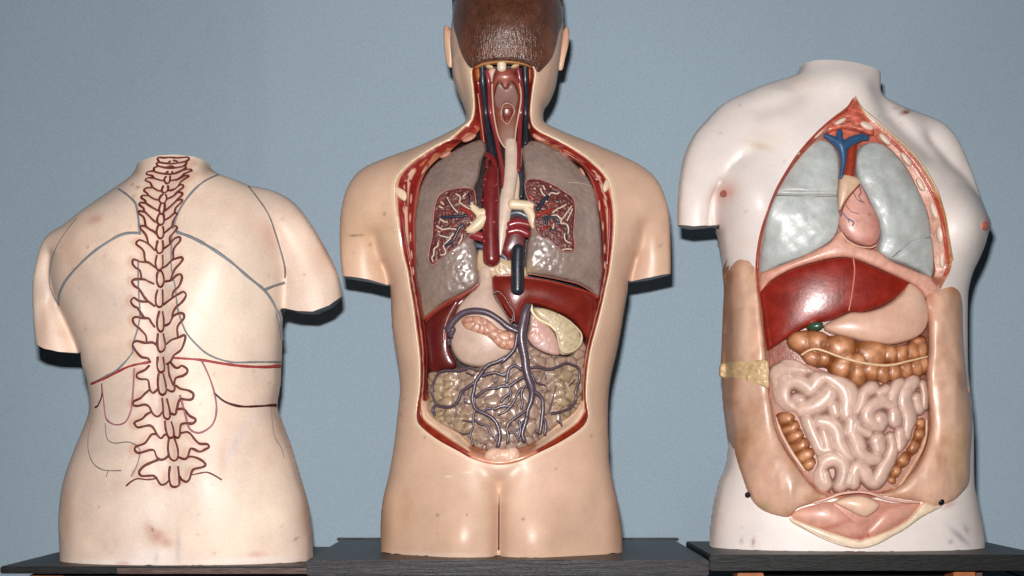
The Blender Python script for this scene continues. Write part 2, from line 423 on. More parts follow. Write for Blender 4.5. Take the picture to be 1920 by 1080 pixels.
def spline_multi(P, n, closed):
    m = len(P); out = []
    for i in (range(m) if closed else range(m-1)):
        if closed: a, b, c, d = P[(i-1) % m], P[i], P[(i+1) % m], P[(i+2) % m]
        else: a, b, c, d = P[max(i-1,0)], P[i], P[i+1], P[min(i+2,m-1)]
        for k in range(n):
            t = k/float(n); t1 = (c-a)*.5; t2 = (d-b)*.5
            for s_ in (0, 2):
                dd = np.linalg.norm((c-b)[s_:s_+2])
                for tt in (t1, t2):
                    l = np.linalg.norm(tt[s_:s_+2])
                    if l > dd: tt[s_:s_+2] *= dd/(l+1e-9)
            out.append((2*t**3-3*t*t+1)*b+(t**3-2*t*t+t)*t1+(-2*t**3+3*t*t)*c+(t**3-t*t)*t2)
    if not closed: out.append(P[-1])
    return out
def ell(cx, cy, rx, ry, an=0, n=12):
    t = math.radians(an)
    return [(cx+rx*math.cos(a)*math.cos(t)-ry*math.sin(a)*math.sin(t), cy+rx*math.cos(a)*math.sin(t)+ry*math.sin(a)*math.cos(t)) for a in [2*math.pi*k/n for k in range(n)]]
def mix(a, b, t): 
    t = max(0, min(1, t)); return tuple(a[i]*(1-t)+b[i]*t for i in range(3))
def box(name, x0, x1, y0, y1, z0, z1, m, parent=None, col=(1,1,1), bev=1.5, label=None, sub=None):
    """bevelled box in working units (y away from camera)"""
    import bmesh
    bm = bmesh.new(); bmesh.ops.create_cube(bm, size=1)
    for v in bm.verts: v.co = (((x0+x1)/2+v.co.x*(x1-x0))*S, ((y0+y1)/2+v.co.y*(y1-y0))*S, ((z0+z1)/2+v.co.z*(z1-z0))*S)
    if bev: bmesh.ops.bevel(bm, geom=bm.edges[:], offset=bev*S, segments=2, affect='EDGES')
    me = bpy.data.meshes.new(name); bm.to_mesh(me); bm.free()
    at = me.color_attributes.new('Col', 'FLOAT_COLOR', 'POINT'); at.data.foreach_set('color', list(lin(col)+(1.0,))*len(me.vertices))
    me.materials.append(m); o = bpy.data.objects.new(name, me); link(o, parent)
    if label: o['label'] = label
    return o

# ------------------------------------------------------------------ setting: wall, boards
def wall_mat():
    m = bpy.data.materials.new('blue_grey_cloth_wall'); m.use_nodes = True; N = m.node_tree.nodes; L = m.node_tree.links; b = N['Principled BSDF']
    tc = N.new('ShaderNodeTexCoord')
    n = N.new('ShaderNodeTexNoise'); n.inputs['Scale'].default_value = 420; n.inputs['Detail'].default_value = 4; n.inputs['Roughness'].default_value = .7; L.new(tc.outputs['Object'], n.inputs['Vector'])
    n2 = N.new('ShaderNodeTexNoise'); n2.inputs['Scale'].default_value = 1.6; n2.inputs['Detail'].default_value = 3; L.new(tc.outputs['Object'], n2.inputs['Vector'])
    c = N.new('ShaderNodeValToRGB'); L.new(n.outputs['Fac'], c.inputs[0])
    c.color_ramp.elements[0].position = .3; c.color_ramp.elements[0].color = WALLC0+(1,)
    c.color_ramp.elements[1].position = .7; c.color_ramp.elements[1].color = WALLC1+(1,)
    r = N.new('ShaderNodeMapRange'); r.inputs[1].default_value = .3; r.inputs[2].default_value = .7; r.inputs[3].default_value = .94; r.inputs[4].default_value = 1.06; L.new(n2.outputs['Fac'], r.inputs[0])
    v = N.new('ShaderNodeVectorMath'); v.operation = 'SCALE'; L.new(c.outputs[0], v.inputs[0]); L.new(r.outputs[0], v.inputs['Scale']); L.new(v.outputs[0], b.inputs['Base Color'])
    b.inputs['Roughness'].default_value = 0.9; b.inputs['Specular IOR Level'].default_value = .15
    bp = N.new('ShaderNodeBump'); bp.inputs['Strength'].default_value = .35; bp.inputs['Distance'].default_value = .0006; L.new(n.outputs['Fac'], bp.inputs['Height']); L.new(bp.outputs[0], b.inputs['Normal'])
    return m
WALLC0 = tuple(c*0.90*1.22 for c in lin((138,155,168))); WALLC1 = tuple(c*1.10*1.22 for c in lin((141,157,169)))
MW = wall_mat(); YW = 385.0
def plane_wall(name, x0, x1, y, y2):
    nx, nz = 260, 8; V = []; F = []
    for j in range(nz+1):
        for i in range(nx+1):
            u = i/float(nx); xx = x0+(x1-x0)*u; s_ = max(0.0, min(1.0, (-500-xx)/80.0)); V.append((xx, y+(s_*s_*(3-2*s_)*12 if xx > -580 else 12+(-580-xx)*.16), -700+2400*j/float(nz)))
    for j in range(nz):
        for i in range(nx): a = j*(nx+1)+i; F.append((a, a+1, a+nx+2, a+nx+1))
    o = make(name, V, F, MW, None, None); return o
wl = plane_wall('wall', -2600, 2600, YW, YW); wl['kind'] = 'structure'

def wood_mat(name, c0, c1, rough, str_=(1.5,14,14), sc_=30, bump=.6, coat=.06):
    m = bpy.data.materials.new(name); m.use_nodes = True; N = m.node_tree.nodes; L = m.node_tree.links; b = N['Principled BSDF']
    tc = N.new('ShaderNodeTexCoord'); mp = N.new('ShaderNodeMapping'); mp.inputs['Scale'].default_value = str_; L.new(tc.outputs['Object'], mp.inputs[0])
    n = N.new('ShaderNodeTexNoise'); n.inputs['Scale'].default_value = sc_; n.inputs['Detail'].default_value = 6; n.inputs['Roughness'].default_value = .7; n.inputs['Distortion'].default_value = .4; L.new(mp.outputs[0], n.inputs['Vector'])
    c = N.new('ShaderNodeValToRGB'); L.new(n.outputs['Fac'], c.inputs[0]); c.color_ramp.elements[0].position = .35; c.color_ramp.elements[0].color = lin(c0)+(1,); c.color_ramp.elements[1].position = .68; c.color_ramp.elements[1].color = lin(c1)+(1,)
    L.new(c.outputs[0], b.inputs['Base Color']); b.inputs['Roughness'].default_value = rough; b.inputs['Coat Weight'].default_value = coat; b.inputs['Coat Roughness'].default_value = .3; b.inputs['Specular IOR Level'].default_value = .3
    bp = N.new('ShaderNodeBump'); bp.inputs['Strength'].default_value = bump; bp.inputs['Distance'].default_value = .0015; L.new(n.outputs['Fac'], bp.inputs['Height']); L.new(bp.outputs[0], b.inputs['Normal'])
    return m
MWD = wood_mat('black_stained_oak', (4,3,4), (42,37,46), .42, str_=(1.0,16,16), sc_=22)
MWB = wood_mat('black_brown_board', (3,3,3), (9,8,8), .45)
MWE = wood_mat('brown_worn_edge', (58,44,40), (110,86,76), .5)
MWO = wood_mat('orange_pine', (120,66,34), (190,116,66), .5, bump=.2)
ZM, ZL, ZR = -208.0, -223.5, -199.0
def board(name, label, x0, x1, y0, y1, zt, th, m, topm=None, bev=2.0):
    t = thing(name, label, 'board', ((x0+x1)/2*S, (y0+y1)/2*S, (zt-th)*S))
    box('top_board', x0, x1, y0, y1, zt-th, zt, m, t, bev=bev)
    return t
bm_ = board('display_board', 'thick black-stained grained board raised between the other two, under the middle torso', -349, 349, -227, 373, ZM, 27.5, MWD)
box('beading', -358, 358, 352, 362, ZM-1, ZM+3, MWD, bm_, bev=1)
bl_ = board('display_board', 'thin dark board under the spine-painted torso at the left', -898, -350.5, -171, 352, ZL, 13, MWB)
box('front_edging', -690, -351, -174.5, -171.5, ZL-13, ZL-2.5, MWE, bl_, bev=.6)
br_ = board('display_board', 'nearly black board with pale scratches under the open-chested white torso', 350.5, 935, -223, 147, ZR, 28, MWB)
# rails and legs below the boards, seen only as slivers at the foot of the picture
def rail(label, px0, px1, py0, py1, f, depth, m=MWO, name='wooden_rail', cat='rail', grp=None):
    X0, Z0 = W(px0, py0, f); X1, Z1 = W(px1, py1, f)
    o = box(name, X0, X1, -f, -f+depth, Z1-60, Z0, m, None, bev=1.5); o['label'] = label; o['category'] = cat
    if grp: o['group'] = grp
    return o
rail('orange-brown pine rail end under the left board, at its far left corner', 55, 118, 1077.5, 1086, 120, 60)
rail('orange pine block under the right board, below the white torso near its left hip', 1383, 1432, 1074.5, 1086, 190, 60)
rail('orange pine block under the right board, below the white torso near its right hip', 1788, 1829, 1068.0, 1086, 190, 60)
o = rail('pale short peg beside the orange block under the right board', 1830.5, 1842, 1068.0, 1086, 180, 30, MWE, 'wooden_peg', 'peg')
# black skirts that close the dark gap under the boards
def skirt(label, px0, px1, py0, f):
    X0, Z0 = W(px0, py0, f); X1, _ = W(px1, py0, f)
    o = box('black_cabinet', X0, X1, -f, -f+160, -340, Z0, M_CORE, None, col=(10,10,11), bev=2); o['label'] = label; o['category'] = 'cabinet'
skirt('black cabinet front in the gap under the left board', 122, 560, 1074.5, 135)
skirt('black cabinet front in the gap under the right board', 1434, 1786, 1063, 130)

# ================================================================== LEFT TORSO (spine painted on the back)
outL = [(272,262),(330,255),(390,262),(393,302),(394,312),(398,318),(412,327),(447,339),(470,349),(503,355),(533,367),(559,387),(584,421),(610,465),(629,502),(639,533),(641,560),(636,625),(588,640),(545,635),(536,600),(531,590),(530,600),(529,640),(528,672),(526,718),(520,761),(530,792),(546,835),(561,886),(577,940),(584,990),(587,1036),(590,1120),(580,1300),(350,1310),(130,1300),(118,1120),(118.5,1037),(117,990),(118,944),(125,901),(141,854),(160,808),(174,772),(171,722),(160,690),(154,668),(150,700),(110,712),(76,700),(69,646),(65,615),(62.5,576),(61.5,539),(68,495),(80,458),(99,436),(125,423),(148,405),(177,384),(218,356),(247,336),(258,323),(261,311),(265,300)]
L_ = thing('anatomical_torso', 'headless pinkish wax torso seen from behind, red-brown spine outlined down its back', 'anatomical model', (W(350,0)[0]*S, 0, ZL*S))
bl = Body(outL, 148, 100, 0.86,
    barriers=[([(110,569),(104,540),(98,510),(102,480)], 6, .03), ([(153,664),(135,620),(110,569)], 6, .08), ([(533,579),(534,545),(536,520)], 6, .05), ([(536,520),(530,480),(520,440)], 7, .012)],
    bumps=[(200,500,60,80,12,20,'g'), (430,480,64,85,13,-15,'g'), (215,640,50,60,-5,0,'g'), (420,650,50,60,-5,0,'g'), (250,930,70,80,8,0,'g'), (430,930,75,80,8,0,'g'), (330,1000,22,40,-4,0,'g')],
    grooves=[([(312,330),(300,500),(305,700),(330,880)], 24, 10.0), ([(312,470),(306,760)], 12, 3.0)], clips=[([(90,CY-ZL),(620,CY-ZL)], 1, 1.6, 0), ([(60,642),(70,647),(84,654),(114,660),(152,662)], 1, .4, 25), ([(534,578),(560,584),(588,585),(618,573),(641,552)], 1, .4, 30), ([(258,303),(273,298),(300,293),(330,291),(362,293),(394,301)], -1, .5, 55)])
def wig(px): return 0
def colL(x, z):
    c = np.tile(np.array(lin((227,202,184))), (len(x),1))
    n = vnoise(x, z, 90, 4)[:,None]; c = c*(1+0.13*n)+np.array([0.03,0.0,-0.02])*n
    n2 = np.clip(vnoise(x, z, 40, 9)-.15, 0, 1)[:,None]; c = c*(1-n2*.45)+np.array(lin((210,170,148)))*n2*.45
    c = splat(c, x, z, [
        (430,560,90,110,0,(240,224,204),.6),(470,960,80,90,20,(242,226,206),.6),(300,960,60,70,0,(244,228,214),.5),(300,1035,60,18,0,(236,222,216),.6),
        (315,1000,16,14,30,(176,112,92),.75),(330,1012,12,10,0,(178,110,92),.6),(352,1020,5,30,0,(150,140,150),.35),(312,1045,4,20,0,(160,140,150),.35),
        (300,985,10,14,20,(190,140,116),.5),(182,416,18,9,10,(206,150,130),.5),(500,440,22,40,30,(214,160,140),.35),(190,415,10,7,0,(170,120,110),.3),
        (264,355,4,3,0,(150,84,44),.8),(252,348,3,3,0,(170,104,60),.7),(258,372,6,4,60,(190,140,90),.5),(545,840,7,3,-30,(140,78,40),.85),(556,842,4,3,0,(130,76,46),.7),
        (556,1010,3,2,40,(120,60,50),.9),(306,988,2,4,30,(110,60,50),.9),(420,470,14,5,0,(190,160,136),.35),(545,700,10,60,0,(200,165,140),.4),(400,740,40,20,0,(238,222,206),.5),
        (130,960,18,60,0,(202,160,134),.6),(572,960,14,60,0,(186,142,120),.5),(175,780,14,40,0,(196,156,130),.5),(520,790,14,40,0,(196,156,130),.4),
        (140,480,26,60,20,(208,164,140),.45),(600,480,26,50,-30,(198,158,136),.45),(72,600,10,50,0,(190,146,124),.5),(255,320,14,14,0,(186,150,124),.6),(385,318,12,14,0,(176,144,122),.6),
        (250,1048,90,5,0,(238,226,222),.7),(480,1046,80,6,0,(236,222,216),.7),(250,1050,12,4,0,(200,120,110),.5),(490,1035,16,5,0,(206,140,130),.5),
        (420,720,60,14,10,(236,214,190),.4),*specks(5, 46, 90, 330, 600, 1040, (150,104,84)),(455,830,8,60,-25,(214,198,200),.5),(430,860,8,30,0,(202,150,130),.4)])
    # vertebrae are lightly tinted
    return c
BLD = lambda: bl.build('wax_body', M_PINK, L_, colL, 3.0, edge=np.array(lin((34,24,22))))
# painted outlines
RB = (100,30,24)
sp = []
def add(c, *strokes):
    for s_ in strokes: sp.append(Q(c, s_))
add('V1', [(470,90),(490,75),(560,80),(640,74),(700,80),(760,80),(870,72),(895,92),(850,130),(740,150),(640,158),(500,140),(470,95)], [(610,150),(640,125)],[(690,118),(730,125),(735,150)],
 [(500,140),(455,155),(480,190),(600,215),(700,215),(820,195),(860,150),(850,132)], [(600,205),(650,190),(690,205)],[(480,195),(425,215),(430,265),(520,290),(640,300),(740,285),(820,240),(855,205),(820,190)], [(585,285),(610,265)],[(665,265),(675,285)],
 [(430,262),(350,265),(320,300),(400,325),(420,355),(520,385),(560,390)], [(640,388),(740,370),(810,320),(830,295),(935,250),(880,235),(780,258),(700,290)], [(585,335),(560,370),(580,420),(600,428),(630,410),(640,370),(640,325)],
 [(420,355),(340,352),(305,385),(370,415),(400,475),(470,520),(520,530)], [(610,525),(700,500),(760,450),(790,400),(895,325),(850,318),(780,360),(720,382)], [(545,460),(525,520),(550,552),(590,540),(615,500),(610,460)],
 [(410,485),(330,485),(285,520),(330,560),(350,590),(420,635),(490,650)], [(600,635),(680,600),(730,550),(815,480),(810,445),(760,455),(700,505),(640,525)], [(540,575),(510,600),(490,650),(520,690),(560,690),(590,650),(590,590),(575,575)],
 [(330,590),(270,590),(250,620),(300,655),(310,690),(380,740),(470,790)], [(580,790),(650,735),(720,660),(800,585),(800,555),(745,548),(700,590)], [(510,700),(490,780),(510,835),(540,835),(565,780),(570,700)],
 [(300,690),(240,685),(225,715),(280,760),(290,800),(350,860),(430,940),(460,940)], [(570,920),(640,880),(700,820),(715,760),(800,670),(800,645),(740,655),(700,690)], [(490,840),(465,900),(470,960),(510,985),(550,965),(560,900),(550,840)],
 [(290,810),(220,800),(215,830),(280,880),(300,950),(310,1000),(370,1050),(430,1080)], [(580,1080),(660,1015),(680,940),(740,840),(720,825),(690,835)])
add('V2', [(450,205),(400,160),(370,150),(300,105),(245,100),(235,130),(310,220),(340,320)], [(560,200),(640,130),(710,100),(735,130),(700,180),(640,250),(640,320)], [(475,100),(455,180),(480,250),(510,268),(545,245),(555,180),(545,110)],
 [(430,425),(350,345),(290,310),(220,290),(180,340),(250,400),(285,450),(295,540),(310,580)], [(550,410),(640,345),(700,270),(770,250),(775,300),(690,410),(685,540)], [(470,305),(450,400),(470,460),(500,468),(540,440),(550,370),(540,300)],
 [(440,660),(400,630),(340,590),(230,580),(150,550),(130,600),(170,660),(230,700),(250,790)], [(545,665),(600,630),(670,560),(790,520),(810,550),(770,610),(700,690),(650,830)], [(460,495),(440,600),(460,680),(490,695),(530,670),(545,600),(540,495)],
 [(420,880),(350,850),(290,820),(160,820),(125,850),(160,910),(220,950),(300,1080)], [(570,850),(660,830),(720,770),(780,750),(800,800),(760,910),(690,980),(665,1080)], [(500,700),(465,740),(460,850),(490,915),(530,915),(560,850),(550,760),(520,705),(500,700)])
add('V3', [(470,25),(445,120),(450,220),(490,258),(540,230),(545,130),(540,30)], [(300,130),(330,170),(430,245)], [(330,185),(220,175),(150,130),(110,180),(150,245),(200,270),(280,390),(340,410)], [(555,225),(650,150),(740,90),(820,50),(855,100),(800,190),(720,260),(680,330),(670,400)],
 [(430,525),(380,460),(350,410),(280,410),(180,390),(135,420),(160,490),(240,560),(310,640),(320,710)], [(570,510),(630,480),(670,400),(690,375),(760,340),(820,350),(825,410),(740,520),(745,660)], [(495,320),(465,430),(470,540),(510,590),(550,560),(560,440),(540,320)],
 [(460,770),(400,735),(300,740),(180,715),(135,760),(170,840),(250,930),(340,950),(370,1000)], [(590,760),(660,700),(750,670),(830,635),(845,680),(790,830),(690,910),(650,990),(590,1030)], [(475,620),(465,760),(490,850),(525,862),(570,820),(575,740),(550,620)])
add('V4', [(545,0),(535,130),(560,210),(600,235),(650,200),(650,100),(635,0)], [(410,130),(340,200),(230,250),(220,310),(280,340),(380,345),(405,400),(420,500),(470,555),(540,500)], [(750,85),(820,160),(870,160),(920,130),(1000,180),(1000,240),(930,290),(830,320),(805,400),(810,500),(770,535),(690,500)], [(560,260),(545,400),(570,550),(630,585),(680,530),(670,400),(635,260)],
 [(410,510),(340,570),(270,640),(170,690),(175,750),(250,755),(340,735),(410,770),(460,870),(520,920),(570,910),(620,850)], [(830,440),(900,490),(1020,515),(1100,570),(1080,650),(1000,660),(890,655),(850,780),(820,890),(750,870)], [(615,640),(630,760),(640,920),(700,965),(740,920),(730,800),(690,650)], [(710,110),(730,280),(790,430)],
 [(440,850),(370,890),(300,960),(190,1010),(195,1050)], [(850,810),(920,800),(970,820),(1040,910),(1130,960),(1120,1010),(1050,1040)])
add('V5', [(175,30),(230,95),(320,80),(420,65),(480,110),(540,220),(600,265),(650,210),(680,210)], [(1100,35),(980,30),(910,50),(895,130),(890,220),(860,260),(810,235)], [(660,0),(670,120),(710,240),(760,260),(800,220),(790,110),(760,10)],
 [(510,200),(450,205),(400,270),(340,345),(220,390),(185,440),(240,495),(330,475),(430,445),(490,460),(530,560),(600,600),(660,580),(720,530)], [(910,185),(1000,165),(1060,200),(1120,280),(1200,350),(1310,355),(1345,400),(1280,440),(1200,475),(1120,440),(1060,425),(1035,480),(1010,560),(960,590),(880,560)], [(720,270),(705,420),(730,560),(800,615),(860,570),(860,430),(810,270)],
 [(570,590),(450,640),(330,700),(255,790),(290,850),(400,850),(480,850),(530,900),(590,985),(660,980),(715,930)], [(1020,555),(1080,550),(1200,590),(1290,670),(1240,715),(1110,745),(1070,800),(1040,900),(990,945),(920,910),(890,860)], [(735,710),(720,860),(750,1000),(810,1025),(880,990),(880,860),(865,710)])
_colL = colL
SPL = [[W(a_, b_, 105) for a_, b_ in spline(s_, 2, False)] for s_ in sp]
def colL(x, z):
    c = _colL(x, z); X0 = W(225, 0, 105)[0]; X1 = W(425, 0, 105)[0]; m_ = (x > X0) & (x < X1) & (z > W(0, 930, 105)[1]) & (z < W(0, 285, 105)[1])
    d = np.full(m_.sum(), 99.0)
    for s_ in SPL: d = np.minimum(d, dist_line(s_, x[m_], z[m_]))
    g = (.42*np.exp(-(d/5.0)**2))[:,None]; cc = c[m_]; c[m_] = cc*(1-g)+np.array(lin((190,128,100)))*g
    xs = x[m_]; xc = W(308, 0, 105)[0]; h = (.35*np.exp(-((xs-xc)/26.0)**2))[:,None]; c[m_] = c[m_]*(1-h)+(np.array(lin((234,206,192)))*(.92+.16*vnoise(xs, z[m_], 16, 211)[:,None]))*h
    return c
BL = bl.build('wax_body', M_PINK, L_, colL, 3.0, edge=np.array(lin((34,24,22))))
tubes('painted_spine', bl, sp, 2.15, -0.1, M_LINE, L_, RB, 6, 3, flatten=.6)
tubes('painted_hip_line', bl, [(Q('V5', [(60,1005),(150,930),(240,895),(370,910),(480,900),(530,880)]),2.3),(Q('V5', [(1080,835),(1200,810),(1310,795),(1420,840),(1535,910)]),2.0)], 2, 0.8, M_LINE, L_, (104,34,34), 6, 3, flatten=.6)
BG = (122,126,132)
tubes('painted_lung_line', bl, [Q('A',[(490,200),(540,235),(580,280),(595,380),(600,430)]), (Q('A',[(590,560),(592,700),(598,860),(562,995)]),1.5), (Q('B',[(535,-30),(538,0),(470,80),(400,120),(335,155)]),1.8),
  Q('A',[(1000,128),(930,160),(880,200),(830,260),(790,330),(770,400)]), (Q('A',[(762,440),(760,600),(780,700),(792,810),(830,920),(872,975)]),1.5), (Q('B',[(830,-49),(885,2),(940,30),(1020,50),(1130,48),(1250,48)]),1.8),
  (Q('A',[(600,425),(540,425),(480,445),(380,510),(300,580),(230,660),(195,730),(190,780)]),3.0), (Q('A',[(790,420),(870,450),(960,500),(1060,570),(1140,640),(1230,715),(1280,790),(1310,880),(1320,960)]),3.0),
  (Q('A',[(1230,710),(1280,690),(1330,675)]),2.8)], 2.1, 0.0, M_LINE, L_, BG, 6, 4, flatten=.6)
tubes('painted_shoulder_line', bl, [Q('A',[(1150,190),(1190,240),(1250,330),(1290,440),(1320,540),(1336,610),(1333,650)]), (Q('A',[(280,350),(210,440),(160,540),(142,640),(150,710),(190,790)]),1.4)], 1.8, 0.1, M_LINE, L_, (116,104,104), 6, 4, flatten=.6)
tubes('painted_diaphragm_line', bl, [(Q('B',[(338,154),(420,120),(520,70),(610,50)])), (Q('B',[(730,28),(860,38),(960,55),(1060,68),(1170,72),(1248,66)]))], 3.2, 1.0, M_LINE, L_, (158,52,52), 6, 4, flatten=.6)
tubes('painted_kidney_line', bl, [Q('B',[(545,80),(540,180),(530,280),(500,340),(450,350),(410,320),(400,250),(390,155)]), Q('B',[(870,45),(905,120),(930,200),(940,280),(920,350),(860,390),(810,370),(790,300),(765,210)])], 2.0, 0.2, M_LINE, L_, (160,100,116), 6, 4, flatten=.6)
tubes('painted_liver_line', bl, [Q('B',[(930,200),(980,240),(1050,262),(1130,262),(1228,255)]), Q('B',[(390,155),(390,210),(370,260),(356,268)])], 2.4, 0.4, M_LINE, L_, (72,20,22), 6, 4, flatten=.6)
tubes('painted_colon_line', bl, [Q('B',[(405,345),(415,420),(450,440),(520,435),(570,470),(560,540),(530,600)]), Q('B',[(345,330),(325,400),(325,480),(350,540),(400,570),(480,572)]), Q('B',[(420,570),(410,600)]), Q('B',[(1200,270),(1210,350),(1220,410),(1250,460),(1265,510)])], 1.3, 0.1, M_LINE, L_, (138,124,122), 6, 4, flatten=.6)

# ================================================================== MIDDLE TORSO (opened back, head)
outM = [(953,-66),(1000,-55),(1036,-20),(1052,15),(1057,48),(1053,90),(1047,133),(1041,166),(1031,190),(1020,207),(1019,222),(1022,234),(1042,244),(1070,256),(1117,274),(1169,296),(1209,317),(1234,342),(1249,377),(1256,421),(1258,470),(1258,512),(1256,570),(1220,580),(1188,575),(1183,545),(1178,540),(1174,562),(1169,590),(1165,616),(1156,662),(1146,704),(1141,740),(1140,790),(1141,830),(1142,862),(1149,903),(1159,944),(1165,985),(1167,1016),(1168,1100),(1160,1290),(940,1300),(724,1290),(713,1100),(714,1028),(713.5,985),(718,937),(730,886),(739,834),(744,790),(749,745),(750,725),(746,683),(739,640),(735,608),(733.5,560),(731,538),(727,545),(723,575),(690,582),(646,570),(642,516),(639,489),(637,449),(639,401),(648,361),(664,333),(688,313),(731,296),(787,276),(819,262),(849,247),(868,236),(874,224),(872,207),(860,178),(850,150),(846,110),(844,75),(847,40),(853,5),(872,-30),(905,-55)]
cav = [ # skin edge x,y , cavity edge x,y  (anticlockwise from the hairline, left side down)
 (884,133,895,136),(887,167,900,167),(889,200,903,200),(884,225,903,226),(868,240,901,240),(845,260,887,257),(821,272,862,268),(803,283,845,282),(770,305,822,297),(748,328,803,316),(741,347,790,341),(741,380,783,374),(746,419,778,424),(753,466,780,474),(764,508,780,518),(768,535,784,540),(774,570,789,570),(781,623,797,618),(787,676,801,670),(787,725,800,715),(783,755,800,740),(781,775,803,755),(785,795,812,775),(818,823,845,797),(861,847,878,826),(889,862,898,842),(931,872,925,845),(973,866,965,842),(1012,848,1000,832),(1054,827,1037,803),(1093,800,1068,778),(1103,778,1083,758),(1099,750,1088,735),(1100,711,1088,700),(1107,658,1095,655),(1121,605,1107,605),(1131,563,1119,560),(1140,521,1127,520),(1143,508,1129,505),(1150,452,1130,452),(1152,402,1125,402),(1148,369,1118,372),(1142,341,1109,341),(1128,321,1092,313),(1095,291,1062,294),(1053,266,1028,272),(1014,247,1003,262),(1000,236,992,245),(995,220,987,222),(995,200,986,200),(999,167,988,167),(1003,137,990,135),(997,122,984,125),(974,112,968,118),(944,109,944,115),(913,111,919,118),(891,119,902,124)]
cav = [tuple(float(v) for v in q) for q in cav]
holeM = spline([(q[0], q[1]) for q in cav], 4)
M_ = thing('anatomical_torso', 'tan wax torso with brown-haired head, its back and neck cut open on the organs', 'anatomical model', (W(940,0)[0]*S, 0, ZM*S))
def scaleM(x, z): 
    Z1 = (CY-235); t = np.clip((z-Z1)/70, 0, 1); t = t*t*(3-2*t); return 1+0.55*t
bmid = Body(outM, 146, 120, 0.86,
    barriers=[([(732,537),(727,515),(719,497)], 5, .12), ([(719,497),(710,469),(705,445)], 7, .02), ([(1179,530),(1184,510),(1191,485)], 5, .12), ([(1191,485),(1199,455),(1203,430)], 7, .02)],
    vg=[([(936,915),(935,1070)], 10, 9), ([(935.5,950),(935,1070)], 10, 16)],
    bumps=[(862,1010,60,80,36,0,'g'),(1006,1010,60,80,36,0,'g'),(935,912,26,22,-4,0,'g'),(760,960,24,50,-5,0,'g'),(1122,960,24,50,-5,0,'g'),(680,400,40,60,10,0,'g'),(1215,400,40,60,10,0,'g'),(952,45,70,60,14,0,'g')],
    grooves=[([(936,905),(935,1060)], 13, 9), ([(855,110),(866,160),(876,214)], 7, 7), ([(1046,112),(1036,160),(1020,205)], 7, 5), ([(935,915),(905,880)], 14, 3), ([(935,915),(968,880)], 14, 3)],
    scale=scaleM, hole=holeM, clips=[([(690,CY-ZM),(1190,CY-ZM)], 1, 2.2, 0), ([(630,514),(643,516.5),(690,524),(724,533)], 1, .4, 30), ([(1184,526),(1220,520),(1258,511.5),(1268,510)], 1, .4, 30)])
def colM(x, z):
    c = np.tile(np.array(lin((210,174,150))), (len(x),1)); n = vnoise(x, z, 110, 14)[:,None]; c = c*(1+0.06*n)
    c = splat(c, x, z, [(720,980,22,60,0,(176,132,98),.55),(1158,980,20,60,0,(168,124,100),.6),(1030,900,90,40,0,(226,186,166),.5),(760,960,16,50,0,(184,140,104),.45),(700,430,60,60,0,(220,184,148),.5),
      (662,440,9,2,0,(120,84,60),.8),(676,440,5,1.5,0,(120,84,60),.7),(723,405,3,3,0,(110,70,50),.6),(824,962,2.5,2.5,0,(110,70,50),.8),(878,960,2,2,0,(110,70,50),.7),(980,968,2.5,2.5,0,(110,70,50),.8),(844,892,6,1.5,0,(240,222,206),.8),(880,884,6,1.5,0,(240,222,206),.7),
      (1040,878,2,2,0,(110,70,50),.6),(799,820,2,2,0,(110,70,50),.7),(850,1034,80,5,0,(226,204,190),.5), *specks(8, 40, 650, 290, 1250, 1030, (140,100,76))])
    # pale rubbed rim of the cut
    d = np.abs(sdf(bmid.hole, x, z)); g = np.clip(1-d/9.0, 0, 1)[:,None]; zz = np.clip((z-(CY-860))/60, 0, 1)[:,None]; c = c*(1-.55*g)+np.array(lin((240,222,196)))*.55*g
    return c
BM = bmid.build('wax_body', M_TAN, M_, colM, 2.5, edge=np.array(lin((26,18,16))))
tubes('cleft_shade_line', bmid, [[(936,926,.3),(935.5,955,1.2),(935.5,985,1.8),(935,1030,2.0)]], 1.2, -.3, M_LINE, M_, (74,42,32), 6)  # thin dark line painted along the buttock cleft as its shade
# beaded pale edge along the cut
bead = spline([(q[0]+(-1.5 if q[0] < 940 else 1.5), q[1]) for q in cav[:22]], 4, False)
def rope(name, seq, body, m, parent, col, r=1.5):
    Vs = []; Fs = []; off = 0; P = []
    for i, (px, py) in enumerate(seq):
        f = body.at(px, py); X, Z = W(px, py, f); P.append((X, -f-0.2, Z))
    R = [r*(1+.35*math.sin(i*2.1)) for i in range(len(P))]
    V, F = tube_geo(P, R, 6); return make(name, V, F, m, parent, np.tile(np.array(lin(col)), (len(V),1)))
seqL = spline([(q[0]-1.2, q[1]) for q in cav[0:22]], 7, False)[:, :2]; seqR = spline([(q[0]+1.2, q[1]) for q in cav[31:53]], 7, False)[:, :2]
rope('beaded_skin_edge', seqL, bmid, M_TAN, M_, (236,212,180)); rope('beaded_skin_edge', seqR, bmid, M_TAN, M_, (236,212,180))
def band_m(s, t, px, py):
    n = float(vnoise(px, py, 5, 21, 2)); n2 = float(vnoise(px, py, 14, 22, 2))
    red = mix((116,24,24), (150,44,32), .5+.6*n); cream = (206,158,132); org = (168,84,50)
    if py > 752 and abs(px-942) > 62:      # thick lower lip: red muscle under a pale rolled edge
        if t < .34: return mix((140,46,22), (120,30,18), .5+n)
        return mix((150,66,40), (232,198,172), (t-.34)/.12)
    if py > 800: return mix((196,128,98), (214,150,124), .5+n2)
    if py < 236:                            # neck
        if t < .12: return (226,190,160)
        return mix(red, org, max(0, (t-.45)*1.4)*(.5+.5*n2))
    if t < .10: return (200,150,120)
    if py < 318: return mix(red, org, max(0, (t-.55)*1.6)) if (t < .5 or n2 < .1) else mix(org, cream, .4)
    if .40+.06*n < t < .56+.06*n: return mix(cream, (214,172,150), .5+.5*n2)
    if t > .9: return mix(red, cream, .35)
    return mix(red, (130,30,28), t)
